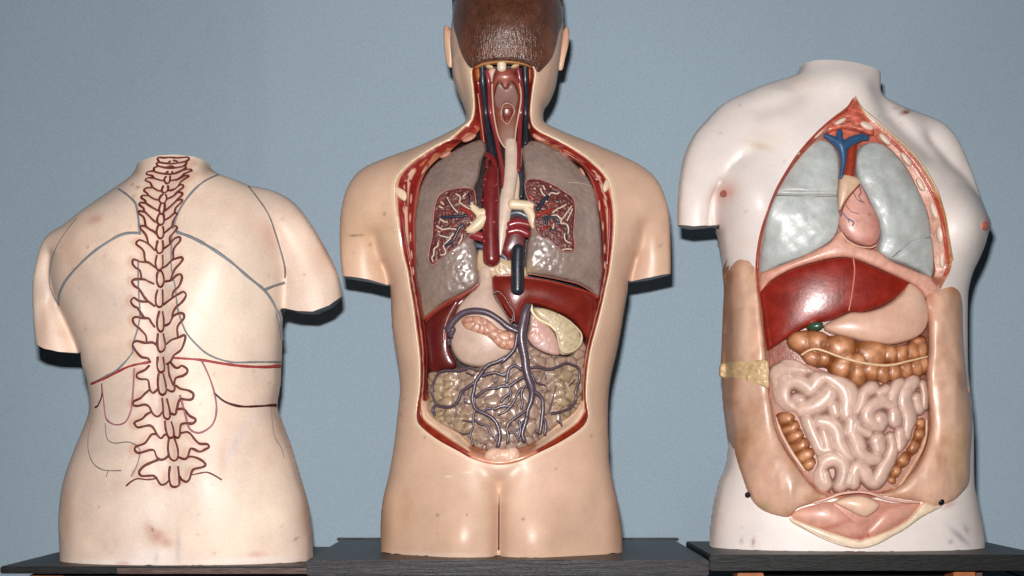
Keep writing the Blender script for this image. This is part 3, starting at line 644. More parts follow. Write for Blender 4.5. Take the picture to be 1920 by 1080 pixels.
strip('cut_muscle_edge', bmid, [(q[0], q[1]) for q in cav], [(q[2], q[3]) for q in cav], M_RED, M_, band_m, (0.5, 34), nt=14, n=5, bulge=1)
# cavity lining
inner = [(q[2], q[3]) for q in cav]
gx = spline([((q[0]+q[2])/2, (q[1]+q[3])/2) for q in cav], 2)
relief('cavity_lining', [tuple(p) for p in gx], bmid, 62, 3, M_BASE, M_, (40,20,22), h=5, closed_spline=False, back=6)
# hair
hair = [(848,15),(850,-30),(880,-62),(952,-75),(1022,-60),(1050,-28),(1056,15),(1056,40),(1048,62),(1044,82),(1035,108),(1020,126),(1009,135),(1002,126),(980,116),(944,112),(910,115),(891,121),(883,127),(872,114),(862,92),(856,70),(850,48)]
def colH(x, z, a):
    c = np.tile(np.array(lin((88,51,35))), (len(x),1)); n = vnoise(x*1.4, z*.6, 16, 31)[:,None]; c = c*(1+.3*n)
    return splat(c, x, z, [(862,95,18,22,0,(126,74,40),.6),(1036,95,18,28,0,(132,76,40),.7),(950,108,90,6,0,(120,64,38),.5),(955,70,50,26,0,(96,64,52),.5),(850,20,10,40,0,(70,36,24),.4)], 80)
relief('painted_hair', hair, bmid, -1.0, 7, M_HAIR, M_, (96,50,28), p=.45, h=2.6, colf=colH, back=6, disp=lambda x, z: .7*vnoise(x*1.6, z*.55, 9, 33, 2), tilt=None)
# ears (seen edge-on from behind, reaching forward)
def ear(pts, sgn):
    poly = spline(pts, 5); V = []; F = []; n = len(poly); rows = 10
    cxy = poly.mean(0)
    for k in range(rows):
        t = k/(rows-1.0); sh = math.sin(math.pi*(.12+.80*t))**.6; ff = -2-34*t+8*sh
        for (px, py) in poly:
            X, Z = W(cxy[0]+(px-cxy[0])*sh+sgn*(-6*math.sin(math.pi*t)*0+8*(t-.4)*0), cxy[1]+(py-cxy[1])*(.86+.14*sh)*(1-.12*t), ff); V.append((X-sgn*t*5, -ff, Z))
    for k in range(rows-1):
        for i in range(n): j = (i+1) % n; F.append((k*n+i, k*n+j, (k+1)*n+j, (k+1)*n+i))
    F.append(tuple(range(n))[::-1]); F.append(tuple((rows-1)*n+i for i in range(n)))
    V = np.array(V); c = np.tile(np.array(lin((214,176,146))), (len(V),1)); c = splat(c, V[:,0], V[:,2], [(cxy[0], 60, 8, 20, 0, (176,110,88), .6)], 0)
    return make('ear', V, F, M_TAN, M_, c)
ear([(833,45),(829,58),(830,80),(833,105),(838,124),(846,129),(852,122),(853,100),(852,75),(848,60),(840,50)], -1)
ear([(1066,48),(1070,60),(1068,85),(1062,108),(1055,130),(1048,134),(1044,122),(1046,98),(1050,75),(1057,56)], 1)

# --- lungs
lungL = Q('D', [(668,112),(600,122),(500,168),(400,232),(312,305),(258,395),(222,520),(203,700),(206,900),(212,1050)])+Q('E', [(190,170),(212,275),(270,232),(340,185),(420,145),(470,118),(500,88),(507,20)])+Q('D', [(632,1000),(625,850),(612,770),(640,640),(625,520),(612,450),(640,380),(662,250),(690,180)])
lungR = Q('D', [(940,150),(1000,115),(1100,138),(1210,200),(1300,280),(1380,370),(1432,480),(1458,640),(1472,800),(1478,1000)])+Q('E', [(1160,80),(1150,165),(1100,122),(1040,92),(950,68),(850,48),(775,36)])+Q('D', [(958,1030),(955,950),(965,820),(985,720),(975,640),(965,520),(950,420),(945,300),(932,200)])
def colLu(x, z, a):
    c = np.tile(np.array(lin((134,114,106))), (len(x),1)); n = vnoise(x, z, 30, 41)[:,None]; c = c*(1+.16*n)
    return splat(c, x, z, [(905,270,30,26,0,(126,100,84),.5),(1040,340,60,60,0,(160,140,130),.4),(800,600,40,40,0,(140,118,96),.5),(990,510,20,20,0,(170,146,110),.5),(1110,430,20,80,0,(172,156,148),.4)])
lgL = relief('lung', lungL, bmid, 34, 24, M_LUNG, M_, (150,132,120), p=.55, colf=colLu, h=2.6, disp=lambda x,z: .5*vnoise(x,z,18,5,2))
lgR = relief('lung', lungR, bmid, 34, 24, M_LUNG, M_, (150,132,120), p=.55, colf=colLu, h=2.6, disp=lambda x,z: .5*vnoise(x,z,18,6,2))
tubes('fissure_line', bmid, [Q('D', [(1130,378),(1230,400),(1330,408),(1400,430)])], .8, 13, M_LUNG, lgR, (176,156,146), 6)
# raised lung edge along the diaphragm
tubes('lung_rim', bmid, [Q('E', [(212,278),(270,235),(340,188),(420,148),(470,120),(503,90)])], 2.4, 14, M_RED, lgL, (150,64,50), 8)
tubes('lung_rim', bmid, [Q('E', [(1142,160),(1050,98),(950,70),(850,50),(775,38)])], 1.4, 14, M_RED, lgR, (150,90,80), 8)
winL = [(370,490),(420,458),(520,440),(600,448),(618,520),(622,600),(618,700),(560,780),(500,830),(430,880),(370,930),(330,963),(302,925),(305,860),(325,770),(330,680),(340,580),(355,520)]
winR = [(985,378),(1060,385),(1150,420),(1220,465),(1278,510),(1292,580),(1285,680),(1280,760),(1290,830),(1270,868),(1210,870),(1160,830),(1110,785),(1060,770),(1020,720),(1010,640),(1010,560),(975,520),(955,460),(955,400)]
def colW(x, z, a):
    n = vnoise(x, z, 7, 51, 2)[:,None]; c = np.array(lin((92,40,36)))*(1+.0*n); c = c+np.clip(n,0,1)*.6*(np.array(lin((130,84,78)))-c)
    n2 = np.clip(vnoise(x, z, 9, 53, 2), 0, 1)[:,None]; return c*(1-n2*.5)+np.array(lin((120,40,32)))*n2*.4
def lumps(x, z, sc_=7, amp=3, seed=5): return amp*(1-2*np.abs(vnoise(x, z, sc_, seed, 2)))
wL = relief('lung_cut_window', Q('D', winL), bmid, 9, 4, M_CUT, lgL, (96,34,28), p=.35, colf=colW, h=1.3, disp=lambda x,z: lumps(x,z,6,1.6,7))
wR = relief('lung_cut_window', Q('D', winR), bmid, 9, 4, M_CUT, lgR, (96,34,28), p=.35, colf=colW, h=1.3, disp=lambda x,z: lumps(x,z,6,1.6,8))
tubes('window_rim', bmid, [Q('D', winL)+Q('D', winL[:1])], 1.3, 6.5, M_CUT, lgL, (156,110,104), 7)
tubes('window_rim', bmid, [Q('D', winR)+Q('D', winR[:1])], 1.3, 6.5, M_CUT, lgR, (156,110,104), 7)
CRM = (206,184,164); DB = (38,44,58)
tubes('cut_airway', bmid, [Q('N1',s_) for s_ in ([(230,240),(260,300),(310,370),(350,410)],[(330,200),(380,240),(370,290),(430,340),(480,370)],[(150,480),(190,510),(230,520)],[(110,560),(180,600),(250,590),(330,600)],[(140,665),(200,685),(260,690),(300,650)],[(270,700),(220,750),(190,790),(215,850),(200,880),(160,890)],[(130,750),(120,790),(85,820),(80,880),(60,920),(70,960)],[(400,660),(390,710),(360,760)],[(160,290),(190,320)],[(140,340),(180,360)],[(130,620),(140,630)],[(410,230),(440,200)])], 1.45, 4.2, M_GUT, lgL, CRM, 7)
tubes('cut_vessel', bmid, [(Q('N1',[(170,465),(280,460),(360,455),(450,445)]),3.2),(Q('N1',[(230,260),(290,370),(330,420)]),1.4),(Q('N1',[(410,550),(370,580),(330,660),(300,720),(210,780)]),2.8),(Q('N1',[(470,200),(480,260),(470,320)]),1.6),(Q('N1',[(290,720),(300,800)]),1.4),(Q('N1',[(130,670),(220,700)]),1.0)], 2, 4.0, M_VEIN, lgL, DB, 8)
tubes('cut_artery', bmid, [(Q('N1',[(510,450),(450,390),(390,370)]),4.5),(Q('N1',[(250,400),(320,400)]),2.5),(Q('N1',[(180,620),(260,650)]),2)], 3, 6, M_RED, lgL, (140,44,36), 8)
tubes('cut_airway', bmid, [Q('N2',s_) for s_ in ([(590,290),(620,250),(690,260),(705,240)],[(530,170),(550,210)],[(640,470),(690,430),(740,410),(790,380)],[(620,510),(680,500),(740,540),(800,470),(850,400)],[(740,550),(730,590),(790,600),(815,650),(810,710)],[(650,600),(640,650)],[(770,710),(780,780),(840,815)],[(500,200),(520,250),(560,290)],[(860,430),(830,500),(800,560)],[(610,175),(622,180)],[(560,345),(575,345)],[(680,345),(695,345)],[(600,450),(612,450)],[(750,890),(800,880),(850,885)],[(430,200),(440,205)],[(780,840),(782,842)])], 1.45, 4.2, M_GUT, lgR, CRM, 7)
tubes('cut_vessel', bmid, [(Q('N2',[(580,290),(540,330),(470,430)]),4.0),(Q('N2',[(530,540),(600,520),(680,540),(710,600)]),2.8),(Q('N2',[(560,520),(570,590)]),3),(Q('N2',[(740,620),(790,640),(800,720)]),1.5),(Q('N2',[(590,235),(690,240)]),1.2),(Q('N2',[(600,680),(620,660)]),1.8),(Q('N2',[(670,680),(672,640)]),1.6),(Q('N2',[(660,330),(690,340)]),2)], 2, 4.0, M_VEIN, lgR, DB, 8)
tubes('cut_artery', bmid, [(Q('N2',[(470,500),(540,470),(620,440)]),4.5),(Q('N2',[(600,370),(660,380)]),3),(Q('N2',[(420,320),(370,280)]),3.5),(Q('N2',[(520,660),(560,640)]),4)], 3, 6, M_RED, lgR, (142,46,36), 8)

# --- great vessels, gullet, heart
tubes('bronchus', bmid, [(Q('N1',[(640,420,10),(580,410,9),(520,350,7.5),(510,285,4.5)]),9),(Q('N1',[(640,470,11),(590,530,11),(500,600,9),(440,610,6)]),9),(Q('N1',[(600,420),(595,520)]),8),(Q('N1',[(520,530,6),(440,525,5),(380,520,4),(340,560,3)]),4)], 9, 11, M_ORG, M_, (222,200,168), 12, join=True)
tubes('bronchus', bmid, [(Q('N2',[(180,375,9.5),(300,385,9.5),(400,392,9),(460,375,7.5),(490,310,4.5)]),9),(Q('N2',[(330,400,8),(390,470,9.5),(415,550,9),(430,620,7)]),9),(Q('N2',[(430,610),(490,590),(545,590)]),3.6),(Q('N2',[(480,320),(440,290)]),2.5)], 9, 14, M_ORG, M_, (222,200,168), 12, join=True)
tubes('windpipe', bmid, [Q('D', [(915,180,5),(905,300,6),(895,420,7),(885,540,8)])], 7, 34, M_ORG, M_, (206,176,150), 12)
tubes('gullet', bmid, [Q('D', [(855,130,11),(860,200,12),(860,300,12.5),(845,420,13),(825,540,13),(808,660,11),(795,760,8),(787,850,4),(784,890,2)])], 12, 22, M_ORG, M_, (206,182,166), 16, flatten=.7)
ao = tubes('aorta', bmid, [Q('D', [(735,320,12),(725,380,15),(722,500,16),(720,650,16),(722,800,15.5),(726,925,15.5)])], 15, 16, M_RED, M_, (112,32,34), 18, cap=True)
kn = []
for (a, b, r) in [(690,620,1.4),(790,700,1.6)]*0+[(655,35,2.6),(785,90,2.4),(760,110,2.4),(625,270,2.6),(780,270,2.4),(745,295,2.2),(755,515,3.8),(645,730,3),(640,100,2),(700,200,1.6)]: kn.append((Q('N1',[(a,b),(a+4,b+4)]), r))
for k_ in kn: tubes('aorta_knob', bmid, [k_], 2.4, 3.5, M_RED, ao, (140,48,40), 8)
tubes('artery_branch', bmid, [Q('D', [(695,215),(725,235),(745,270),(750,330)]), (Q('D', [(695,300),(700,240)]),3)], 5.5, 20, M_RED, M_, (120,34,36), 12)
tubes('jugular_vein', bmid, [Q('N7',[(195,120),(200,300),(220,500),(240,700),(270,900),(300,1050),(330,1160)])], 5.4, 24, M_VEIN, M_, (38,42,54), 12)
tubes('jugular_vein', bmid, [Q('N7',[(650,130),(655,300),(665,450),(655,600),(660,800),(655,960)])], 5.2, 24, M_VEIN, M_, (34,40,50), 12)
tubes('carotid_artery', bmid, [Q('N7',[(245,190),(270,350),(280,600),(310,750),(345,900),(375,1060),(410,1250),(430,1500)])], 4.2, 20, M_RED, M_, (134,46,50), 10)
tubes('carotid_artery', bmid, [Q('N7',[(575,170),(608,350),(612,550),(600,700),(590,900),(585,1050),(575,1250)])], 4.6, 20, M_RED, M_, (126,40,44), 10)
tubes('neck_muscle', bmid, [Q('N7',[(150,300),(165,500),(185,700),(205,950)]), Q('N7',[(700,300),(710,500),(705,750)])], 5, 34, M_RED, M_, (128,34,28), 10)
tubes('neck_tendon', bmid, [Q('N7',[(150,430),(170,600),(195,800),(212,940)]), Q('N7',[(690,560),(695,800)])], 1.0, 18, M_ORG, M_, (206,150,124), 6)
tubes('azygos_vein', bmid, [Q('D', [(700,10,5),(720,110,5.5),(745,210,4)]), (Q('D', [(905,290),(930,400),(925,500)]),4.5)], 5, 30, M_VEIN, M_, (46,50,62), 10)
# throat
phx = [(340,170),(310,300),(305,450),(325,650),(370,880),(430,990),(480,1020),(530,980),(552,800),(602,520),(602,400),(560,250),(540,160)]
def colP(x, z, a):
    c = np.tile(np.array(lin((128,72,56))), (len(x),1)); 
    return splat(c, x, z, [(954,262,16,30,0,(156,124,112),.9),(944,130,30,16,0,(92,30,24),.9),(932,200,5,40,0,(110,48,30),.6),(972,190,6,40,0,(110,44,34),.6)], 60)
ph = relief('throat', Q('N7', phx), bmid, 24, 7, M_ORG, M_, (120,66,56), p=.6, colf=colP, h=1.5)
tubes('throat_rim', bmid, [Q('N7', [(300,330),(303,450),(318,650),(365,880),(425,990),(480,1022),(532,985),(556,800),(606,520),(606,400),(585,320)])], 1.7, 16, M_ORG, ph, (206,168,148), 8)
relief('tongue_root', Q('N7', [(360,320),(400,330),(450,385),(500,330),(545,350),(580,460),(560,560),(540,600),(500,540),(430,530),(390,590),(340,560),(325,450)]), bmid, 19, 7, M_ORG, ph, (140,106,98), p=.7, h=1.4)
relief('soft_palate', Q('N7', [(330,200),(440,175),(550,195),(590,320),(595,430),(570,400),(545,330),(510,300),(480,315),(460,352),(440,372),(420,352),(400,318),(370,303),(345,335),(320,430),(300,400),(310,290)]), bmid, 17, 8, M_ORG, ph, (140,62,48), p=.6, h=1.3, splats=[(945,150,14,14,0,(168,104,90),.7),(947,162,4,5,0,(206,150,140),.8),(925,140,8,10,0,(90,26,20),.8),(968,138,8,10,0,(80,24,20),.8)])
tubes('palate_rim', bmid, [Q('N7', [(322,440),(345,340),(372,308),(400,322),(424,356),(441,372),(460,354),(482,318),(510,305),(545,335),(575,430)])], 1.0, 11, M_RED, ph, (70,24,20), 6)
tubes('epiglottis', bmid, [Q('N7', [(430,735),(400,690),(402,600),(420,548),(462,532),(518,560),(538,620),(512,680),(488,725),(460,752),(430,735)])], 1.6, 11, M_ORG, ph, (176,130,118), 7)
relief('voice_box_opening', Q('N7', [(412,600),(460,580),(520,600),(512,670),(460,735),(418,680)]), bmid, 15, 3, M_ORG, ph, (112,44,34), p=.8, h=1.2)
# bones under the skull
relief('skull_base_rim', Q('N7', [(112,150),(150,118),(210,96),(300,80),(400,74),(520,80),(620,96),(690,120),(720,150),(660,128),(560,108),(400,100),(250,112),(170,140)]), bmid, 8, 4, M_ORG, M_, (176,124,80), h=1.3)
relief('occipital_condyle', Q('N7', ell(272,140,45,22,15)), bmid, 14, 7, M_ORG, M_, (206,178,140), h=1.2)
relief('occipital_condyle', Q('N7', ell(545,134,48,22,-15)), bmid, 14, 7, M_ORG, M_, (196,164,128), h=1.2)
tubes('atlas_tooth', bmid, [Q('N7', [(402,95),(402,160)])], 8.5, 14, M_ORG, M_, (226,206,184), 14)
tubes('dark_neck_seam', bmid, [Q('N7', [(88,150),(110,110),(180,76),(300,52),(400,47),(520,52),(620,72),(710,110),(748,150)])], 1.5, 3, M_RED, M_, (96,26,26), 7)
relief('neck_fat_pad', Q('N7', [(118,170),(160,160),(165,260),(140,300),(120,240)]), bmid, 20, 5, M_ORG, M_, (166,96,48), h=1.2)
relief('neck_fat_pad', Q('N7', [(690,160),(720,170),(716,280),(700,310),(692,240)]), bmid, 20, 5, M_ORG, M_, (150,84,44), h=1.2)
relief('carotid_sheath', Q('N7', [(255,185),(335,160),(315,230),(298,310),(280,260)]), bmid, 22, 5, M_ORG, M_, (206,168,154), h=1.2)
# heart, vena cava
relief('heart', Q('N2', [(150,520),(370,540),(392,640),(335,760),(310,900),(200,940),(170,1010),(40,900),(80,760)]), bmid, 32, 16, M_RED, M_, (104,28,32), h=1.8, splats=[(968,455,12,10,0,(120,86,90),.8)])
tubes('pulmonary_vein', bmid, [(Q('N2',[(150,610,7),(250,585,8),(380,610,7)])), (Q('N2',[(140,690,7),(250,670,8),(360,715,7)])), (Q('N1',[(440,665,7),(540,665,9),(640,690,9)]))], 7, 20, M_RED, M_, (130,38,42), 12)
tubes('pulmonary_artery', bmid, [Q('N2',[(120,500),(250,470),(370,530)])], 8.5, 26, M_VEIN, M_, (62,62,74), 12)
tubes('vena_cava', bmid, [Q('E', [(716,-95,11.5),(712,-20,12),(712,60,12),(712,125,12)])], 12, 10, M_VEIN, M_, (34,38,48), 16)
tubes('small_vein', bmid, [Q('N1',[(570,780),(640,800)]), Q('N1',[(830,860),(900,940)])], 5, 32, M_VEIN, M_, (70,80,98), 8)
relief('diaphragm', Q('D', [(640,860),(700,880),(860,930),(960,980),(962,1045),(800,1050),(640,1010)]), bmid, 34, 8, M_ORG, M_, (188,160,130), h=1.8, disp=lambda x,z: lumps(x,z,12,1.5,3))
# --- liver, spleen, stomach...
lv = relief('liver', Q('E', [(582,46),(680,46),(780,58),(880,74),(980,100),(1080,130),(1140,165),(1147,250),(1128,340),(1098,410),(1068,370),(1000,285),(900,235),(800,205),(770,220),(740,300),(700,300),(655,255),(610,180),(575,110)]), bmid, 36, 26, M_RED, M_, (116,32,22), p=.7, h=2.2)
tubes('liver_rim', bmid, [Q('E', [(590,50),(680,48),(780,62),(880,78),(980,104),(1080,134),(1138,168)])], 1.8, 22, M_RED, lv, (150,50,34), 8)
sg = relief('spleen', Q('E', [(218,290),(280,235),(380,178),(440,145),(430,190),(395,230),(372,290),(352,350),(352,440),(385,530),(300,556),(242,556),(225,430)]), bmid, 34, 20, M_RED, M_, (92,26,22), p=.6, h=2, splats=[(805,640,14,40,0,(84,20,26),.6)])
tubes('spleen_rim', bmid, [Q('E', [(222,290),(280,238),(380,180),(455,135),(500,95)])], 2.2, 20, M_RED, sg, (132,46,36), 8)
tubes('spleen_fold', bmid, [Q('E', [(385,190,5),(345,260,6),(322,330,6),(318,400,5)])], 5, 20, M_RED, sg, (104,44,36), 10)
st_ = relief('stomach', Q('E', [(508,0),(570,-5),(580,60),(588,130),(625,200),(680,300),(712,345),(710,420),(655,480),(565,525),(480,532),(405,505),(362,445),(350,375),(368,280),(400,200),(450,145),(500,90)]), bmid, 34, 28, M_ORG, M_, (196,168,152), p=.7, h=2.2, splats=[(930,560,22,16,0,(190,150,140),.5)])
def lob(sd_, sc_=9, am=4.5):
    R = np.random.RandomState(sd_)
    def f(x, z):
        P = R_pts(R.seed, sd_, x, z, sc_); return am*P
    return f
def cells(x, z, sc_, seed, k=1.6):
    """rounded lobules with creases: 1 at lobule tops, 0 in creases; also returns distance to the crease"""
    u = np.asarray(x)/sc_; v = np.asarray(z)/sc_; iu = np.floor(u).astype(int); iv = np.floor(v).astype(int); T_ = np.random.RandomState(seed).rand(97, 97, 2)
    d1 = np.full(len(u), 9.); d2 = np.full(len(u), 9.)
    for a in (-1,0,1):
        for b in (-1,0,1):
            p = T_[(iv+b) % 97, (iu+a) % 97]; dx = iu+a+p[:,0]-u; dz = iv+b+p[:,1]-v; d = np.sqrt(dx*dx+dz*dz)
            nd = d < d1; d2 = np.where(nd, d1, np.minimum(d2, d)); d1 = np.where(nd, d, d1)
    e = np.clip((d2-d1)*k, 0, 1); return np.sqrt(e*(2-e))
def colPan(x, z, a):
    e = cells(x, z, 15, 61)[:,None]; c = np.array(lin((198,146,122))); return np.array(lin((150,98,84)))*(1-e)+c*e
relief('pancreas', Q('E', [(412,282),(450,260),(520,262),(570,288),(620,332),(690,348),(706,400),(688,440),(620,434),(580,402),(540,372),(480,352),(430,328)]), bmid, 12, 11, M_ORG, M_, (200,148,124), p=.6, h=1.5, colf=colPan, disp=lambda x,z: 2.6*(cells(x,z,15,61)-.7))
relief('pancreas_head', Q('E', [(775,330),(790,240),(850,290),(900,340),(928,400),(935,468),(870,460),(800,425),(765,380)]), bmid, 16, 11, M_ORG, M_, (198,156,144), p=.6, h=1.5, disp=lambda x,z: 1.5*(cells(x,z,16,66)-.7), splats=[(1020,650,14,12,0,(214,184,182),.7),(1000,625,10,8,0,(190,130,116),.6)])
def colDu(x, z, a):
    n = vnoise(x, z, 4, 71, 2)[:,None]; return np.array(lin((194,176,144)))*(1+.28*n)
du = relief('duodenum', Q('E', [(795,222),(850,220),(930,248),(1000,290),(1040,345),(1062,400),(1040,440),(990,466),(945,468),(932,440),(925,390),(905,345),(860,300),(825,270)]), bmid, 20, 14, M_GUT, M_, (192,172,138), p=.6, h=1.5, colf=colDu, disp=lambda x,z: .8*vnoise(x,z,4,72,2))
tubes('duodenum_rim', bmid, [Q('E', [(885,262),(915,330),(930,400),(948,450),(1000,452),(1045,415),(1052,360),(1000,300),(930,255)])], 1.6, 6, M_GUT, du, (206,186,156), 7)
tubes('bile_duct', bmid, [Q('N4', [(432,100),(450,190),(520,280),(620,340),(720,390),(790,460)])], 2.9, 6, M_GUT, M_, (236,216,180), 9)
# --- mesentery and gut mass
mes = Q('E', [(240,566),(320,560),(390,540),(480,540),(560,520),(655,480),(705,425),(760,410),(800,430),(870,465),(940,475),(1000,468),(1050,400),(1085,440),(1082,520),(1062,620),(1052,725),(1000,792),(900,858),(830,925),(760,960),(700,975),(600,982),(520,975),(460,950),(400,892),(300,842),(228,770),(232,650)])
def mes_h(x, z):
    px = x/0.96+CX; py = CY-z/0.96
    sg_ = lambda v, w: 1/(1+np.exp(-np.clip(v/w, -30, 30)))
    col_ = np.maximum.reduce([sg_(px-797, 3)*sg_(850-px, 3)*sg_(py-698, 4)*sg_(800-py, 5), sg_(px-1042, 4)*sg_(py-690, 4), sg_(px-852, 3)*sg_(892-px, 3)*sg_(py-772, 4)])
    wx = x+7*vnoise(x, z, 24, 82); wz = z+7*vnoise(x, z, 24, 83)
    e1 = cells(wx, wz*.85, 18, 84, 2.4); e3 = cells(wx*.62, wz*1.15, 17, 86, 2.2)
    return e1*(1-col_)+e3*col_, col_
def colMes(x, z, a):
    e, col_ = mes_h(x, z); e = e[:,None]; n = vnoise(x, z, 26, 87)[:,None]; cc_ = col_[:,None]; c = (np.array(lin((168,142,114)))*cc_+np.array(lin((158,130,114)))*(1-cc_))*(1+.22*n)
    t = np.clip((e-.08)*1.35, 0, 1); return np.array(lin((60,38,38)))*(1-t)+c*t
def dMes(x, z):
    e, col_ = mes_h(x, z); return (6.5+3.5*col_)*(e-.6)+5*col_+4*vnoise(x, z, 22, 88, 2)
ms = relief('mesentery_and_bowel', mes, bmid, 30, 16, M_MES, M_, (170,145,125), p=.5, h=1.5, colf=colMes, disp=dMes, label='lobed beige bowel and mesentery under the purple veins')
for (px, py, r) in [(818,720,13),(832,712,12),(822,738,14),(835,748,13),(820,757,12),(838,772,11),(868,785,12),(872,800,12),(1062,700,12),(1070,716,13),(1058,730,13),(1072,742,10),(1052,760,9),(1064,770,8),(1042,786,8),(1030,800,7)]:
    pass
VP = (82,66,78)
tubes('portal_vein', bmid, [Q('N4', [(392,95,6),(350,190,8),(325,310,8.5),(300,430,9),(290,560,8.5),(310,700,8.5),(340,850,8),(355,1000,8)])+Q('N6', [(330,110,8),(350,180,8),(378,260,7.5),(385,330,6),(370,420,5),(340,500,4.5),(330,570,4)])], 8, 4, M_VEIN, M_, VP, 14)
tubes('splenic_vein', bmid, [Q('E', [(345,345,5),(352,320,6),(375,285,6),(420,248,6),(480,235,6.2),(550,245,6),(610,280,5.5),(660,320,6),(712,345,6)])], 6, 3, M_VEIN, M_, VP, 12)
tubes('splenic_vein_root', bmid, [(Q('N3', [(360,430),(430,450)]),5),(Q('N3', [(395,600,5),(400,660,3)]),4),(Q('N3', [(455,440,6),(430,520,5),(440,560,3)]),5)], 4, 8, M_VEIN, M_, VP, 10, join=True)
br = [(Q('N4',[(235,480),(215,600),(190,720),(100,830),(0,915)])+Q('N3',[(1230,840),(1100,910),(980,950),(890,1030)])+Q('N5',[(800,90),(760,150),(710,230),(690,330),(670,420),(685,500),(720,560),(850,620),(930,680),(980,770),(1000,880),(978,990)]), 3.6)]
for s_, r in [([(740,95),(640,60),(540,90),(460,100),(370,90),(270,120),(220,210),(190,310),(200,400),(240,500)],2.1),([(690,240),(600,300),(540,350),(510,430),(460,500),(390,530),(290,520),(240,505),(200,560),(220,620)],2.8),
  ([(690,400),(700,560),(680,660),(680,760),(650,850),(680,980)],2.0),([(700,680),(770,730),(840,750),(880,830),(920,890)],1.9),([(700,410),(790,350),(850,310),(960,300),(1050,270)],2.4),([(790,160),(860,130),(950,120),(1040,150),(1080,130)],2.4),
  ([(780,590),(850,550),(950,550),(1010,520),(1080,510)],2.3),([(1000,800),(960,860),(940,920)],1.6),([(690,150),(600,120)],1.4),([(700,700),(640,700),(560,690)],1.2),([(660,830),(580,850),(520,830)],1.2),([(460,500),(480,560),(470,640)],1.2),([(540,340),(580,400),(570,460),(640,490)],1.2)]: br.append((Q('N5', s_), r*1.08))
for s_, r in [([(330,580),(300,680),(280,760),(300,830)],3.8),([(390,290),(440,330),(490,380),(500,480),(490,590),(480,680),(465,750)],3.4),([(500,580),(530,640),(520,760)],2.6),([(350,230),(290,270),(270,340),(280,420),(270,490)],2.3),([(300,150),(220,190),(150,245),(60,250),(0,270)],2.6),
  ([(270,70),(200,30),(140,70),(120,150),(115,210)],2.6),([(140,250),(150,320),(90,370),(50,420)],2.2),([(165,320),(140,400),(100,440)],1.7),([(270,270),(220,350),(180,430),(110,510),(30,550)],2.2),([(330,500),(230,570),(140,640),(115,700),(130,780),(120,850)],2.5),
  ([(290,620),(220,720),(150,750)],2),([(200,740),(240,830)],1.8),([(380,50),(470,50),(550,70),(640,50),(740,5),(820,25),(880,60),(890,170),(850,300),(850,400),(790,480),(700,520),(590,540)],2.3),([(380,120),(410,190)],2.6),([(400,200),(520,240)],1.5),([(0,110),(60,125),(120,100)],2.2),
  ([(0,480),(100,460),(160,470)],2.2),([(0,620),(30,700),(45,800),(10,890)],2.4),([(680,550),(690,640),(700,670)],1.5),([(250,620),(260,720),(240,800)],2.2),([(520,80),(530,170)],1.0),([(640,250),(600,400),(560,520)],1.1),([(840,180),(780,250)],1.2),([(650,620),(700,650)],1.3)]: br.append((Q('N6', s_), r*1.08))
tubes('mesenteric_vein', bmid, br, 2.2, 3.5, M_VEIN, M_, VP, 8, 4)
tubes('hepatic_artery', bmid, [(Q('E', [(582,142),(610,132),(640,160),(665,200),(690,240),(695,290)]),1.6),(Q('E', [(582,140),(600,180),(630,220),(660,270),(690,290)]),1.3),(Q('E',[(690,255),(680,300)]),1.6)], 1.4, 10, M_VEIN, M_, (96,56,56), 7)
# rib ends and the rolled lip below
ribs = [(575,100,52,20,-25),(415,215,42,14,-28),(272,318,38,11,-58),(182,510,9,36,4),(176,640,8,34,2),(178,770,8,34,-2),(186,890,8,30,-3),(196,1000,8,30,-5),(1050,98,52,20,25),(1215,205,38,12,35),(1340,330,34,10,58),(1455,560,8,40,-4),(1478,700,8,34,-2),(1490,850,8,34,0),(1492,960,8,30,0)]
for r_ in ribs: relief('rib_end', Q('D', ell(*r_)), bmid, 20, 7, M_ORG, M_, (200,140,122), h=1.2, back=5, n=2)
relief('shoulder_blade_end', Q('D', [(72,430),(110,440),(150,470),(150,520),(125,525),(78,480)]), bmid, 4, 7, M_TAN, M_, (226,196,170), h=1.2, p=.4)
relief('shoulder_blade_end', Q('D', [(1475,435),(1500,380),(1525,400),(1522,440),(1490,470)]), bmid, 4, 7, M_TAN, M_, (226,196,170), h=1.2, p=.4)
tubes('muscle_ridge', bmid, [Q('D',[(110,540),(140,760),(175,960)]),Q('D',[(150,400),(150,560)]),Q('D',[(170,300),(300,210),(420,140)]),Q('D',[(1520,560),(1520,760),(1505,960)]),Q('D',[(1200,190),(1330,270),(1440,390)])], 2.2, 9, M_RED, M_, (134,34,30), 8)
relief('sacrum', Q('E', [(545,985),(580,965),(640,970),(700,962),(725,1000),(722,1035),(640,1048),(560,1042),(535,1020)]), bmid, 6, 9, M_TAN, M_, (222,178,154), h=1.6, disp=lambda x,z: 1.5*vnoise(x,z,9,91,2), splats=[(958,850,2,9,0,(232,212,190),.9)])

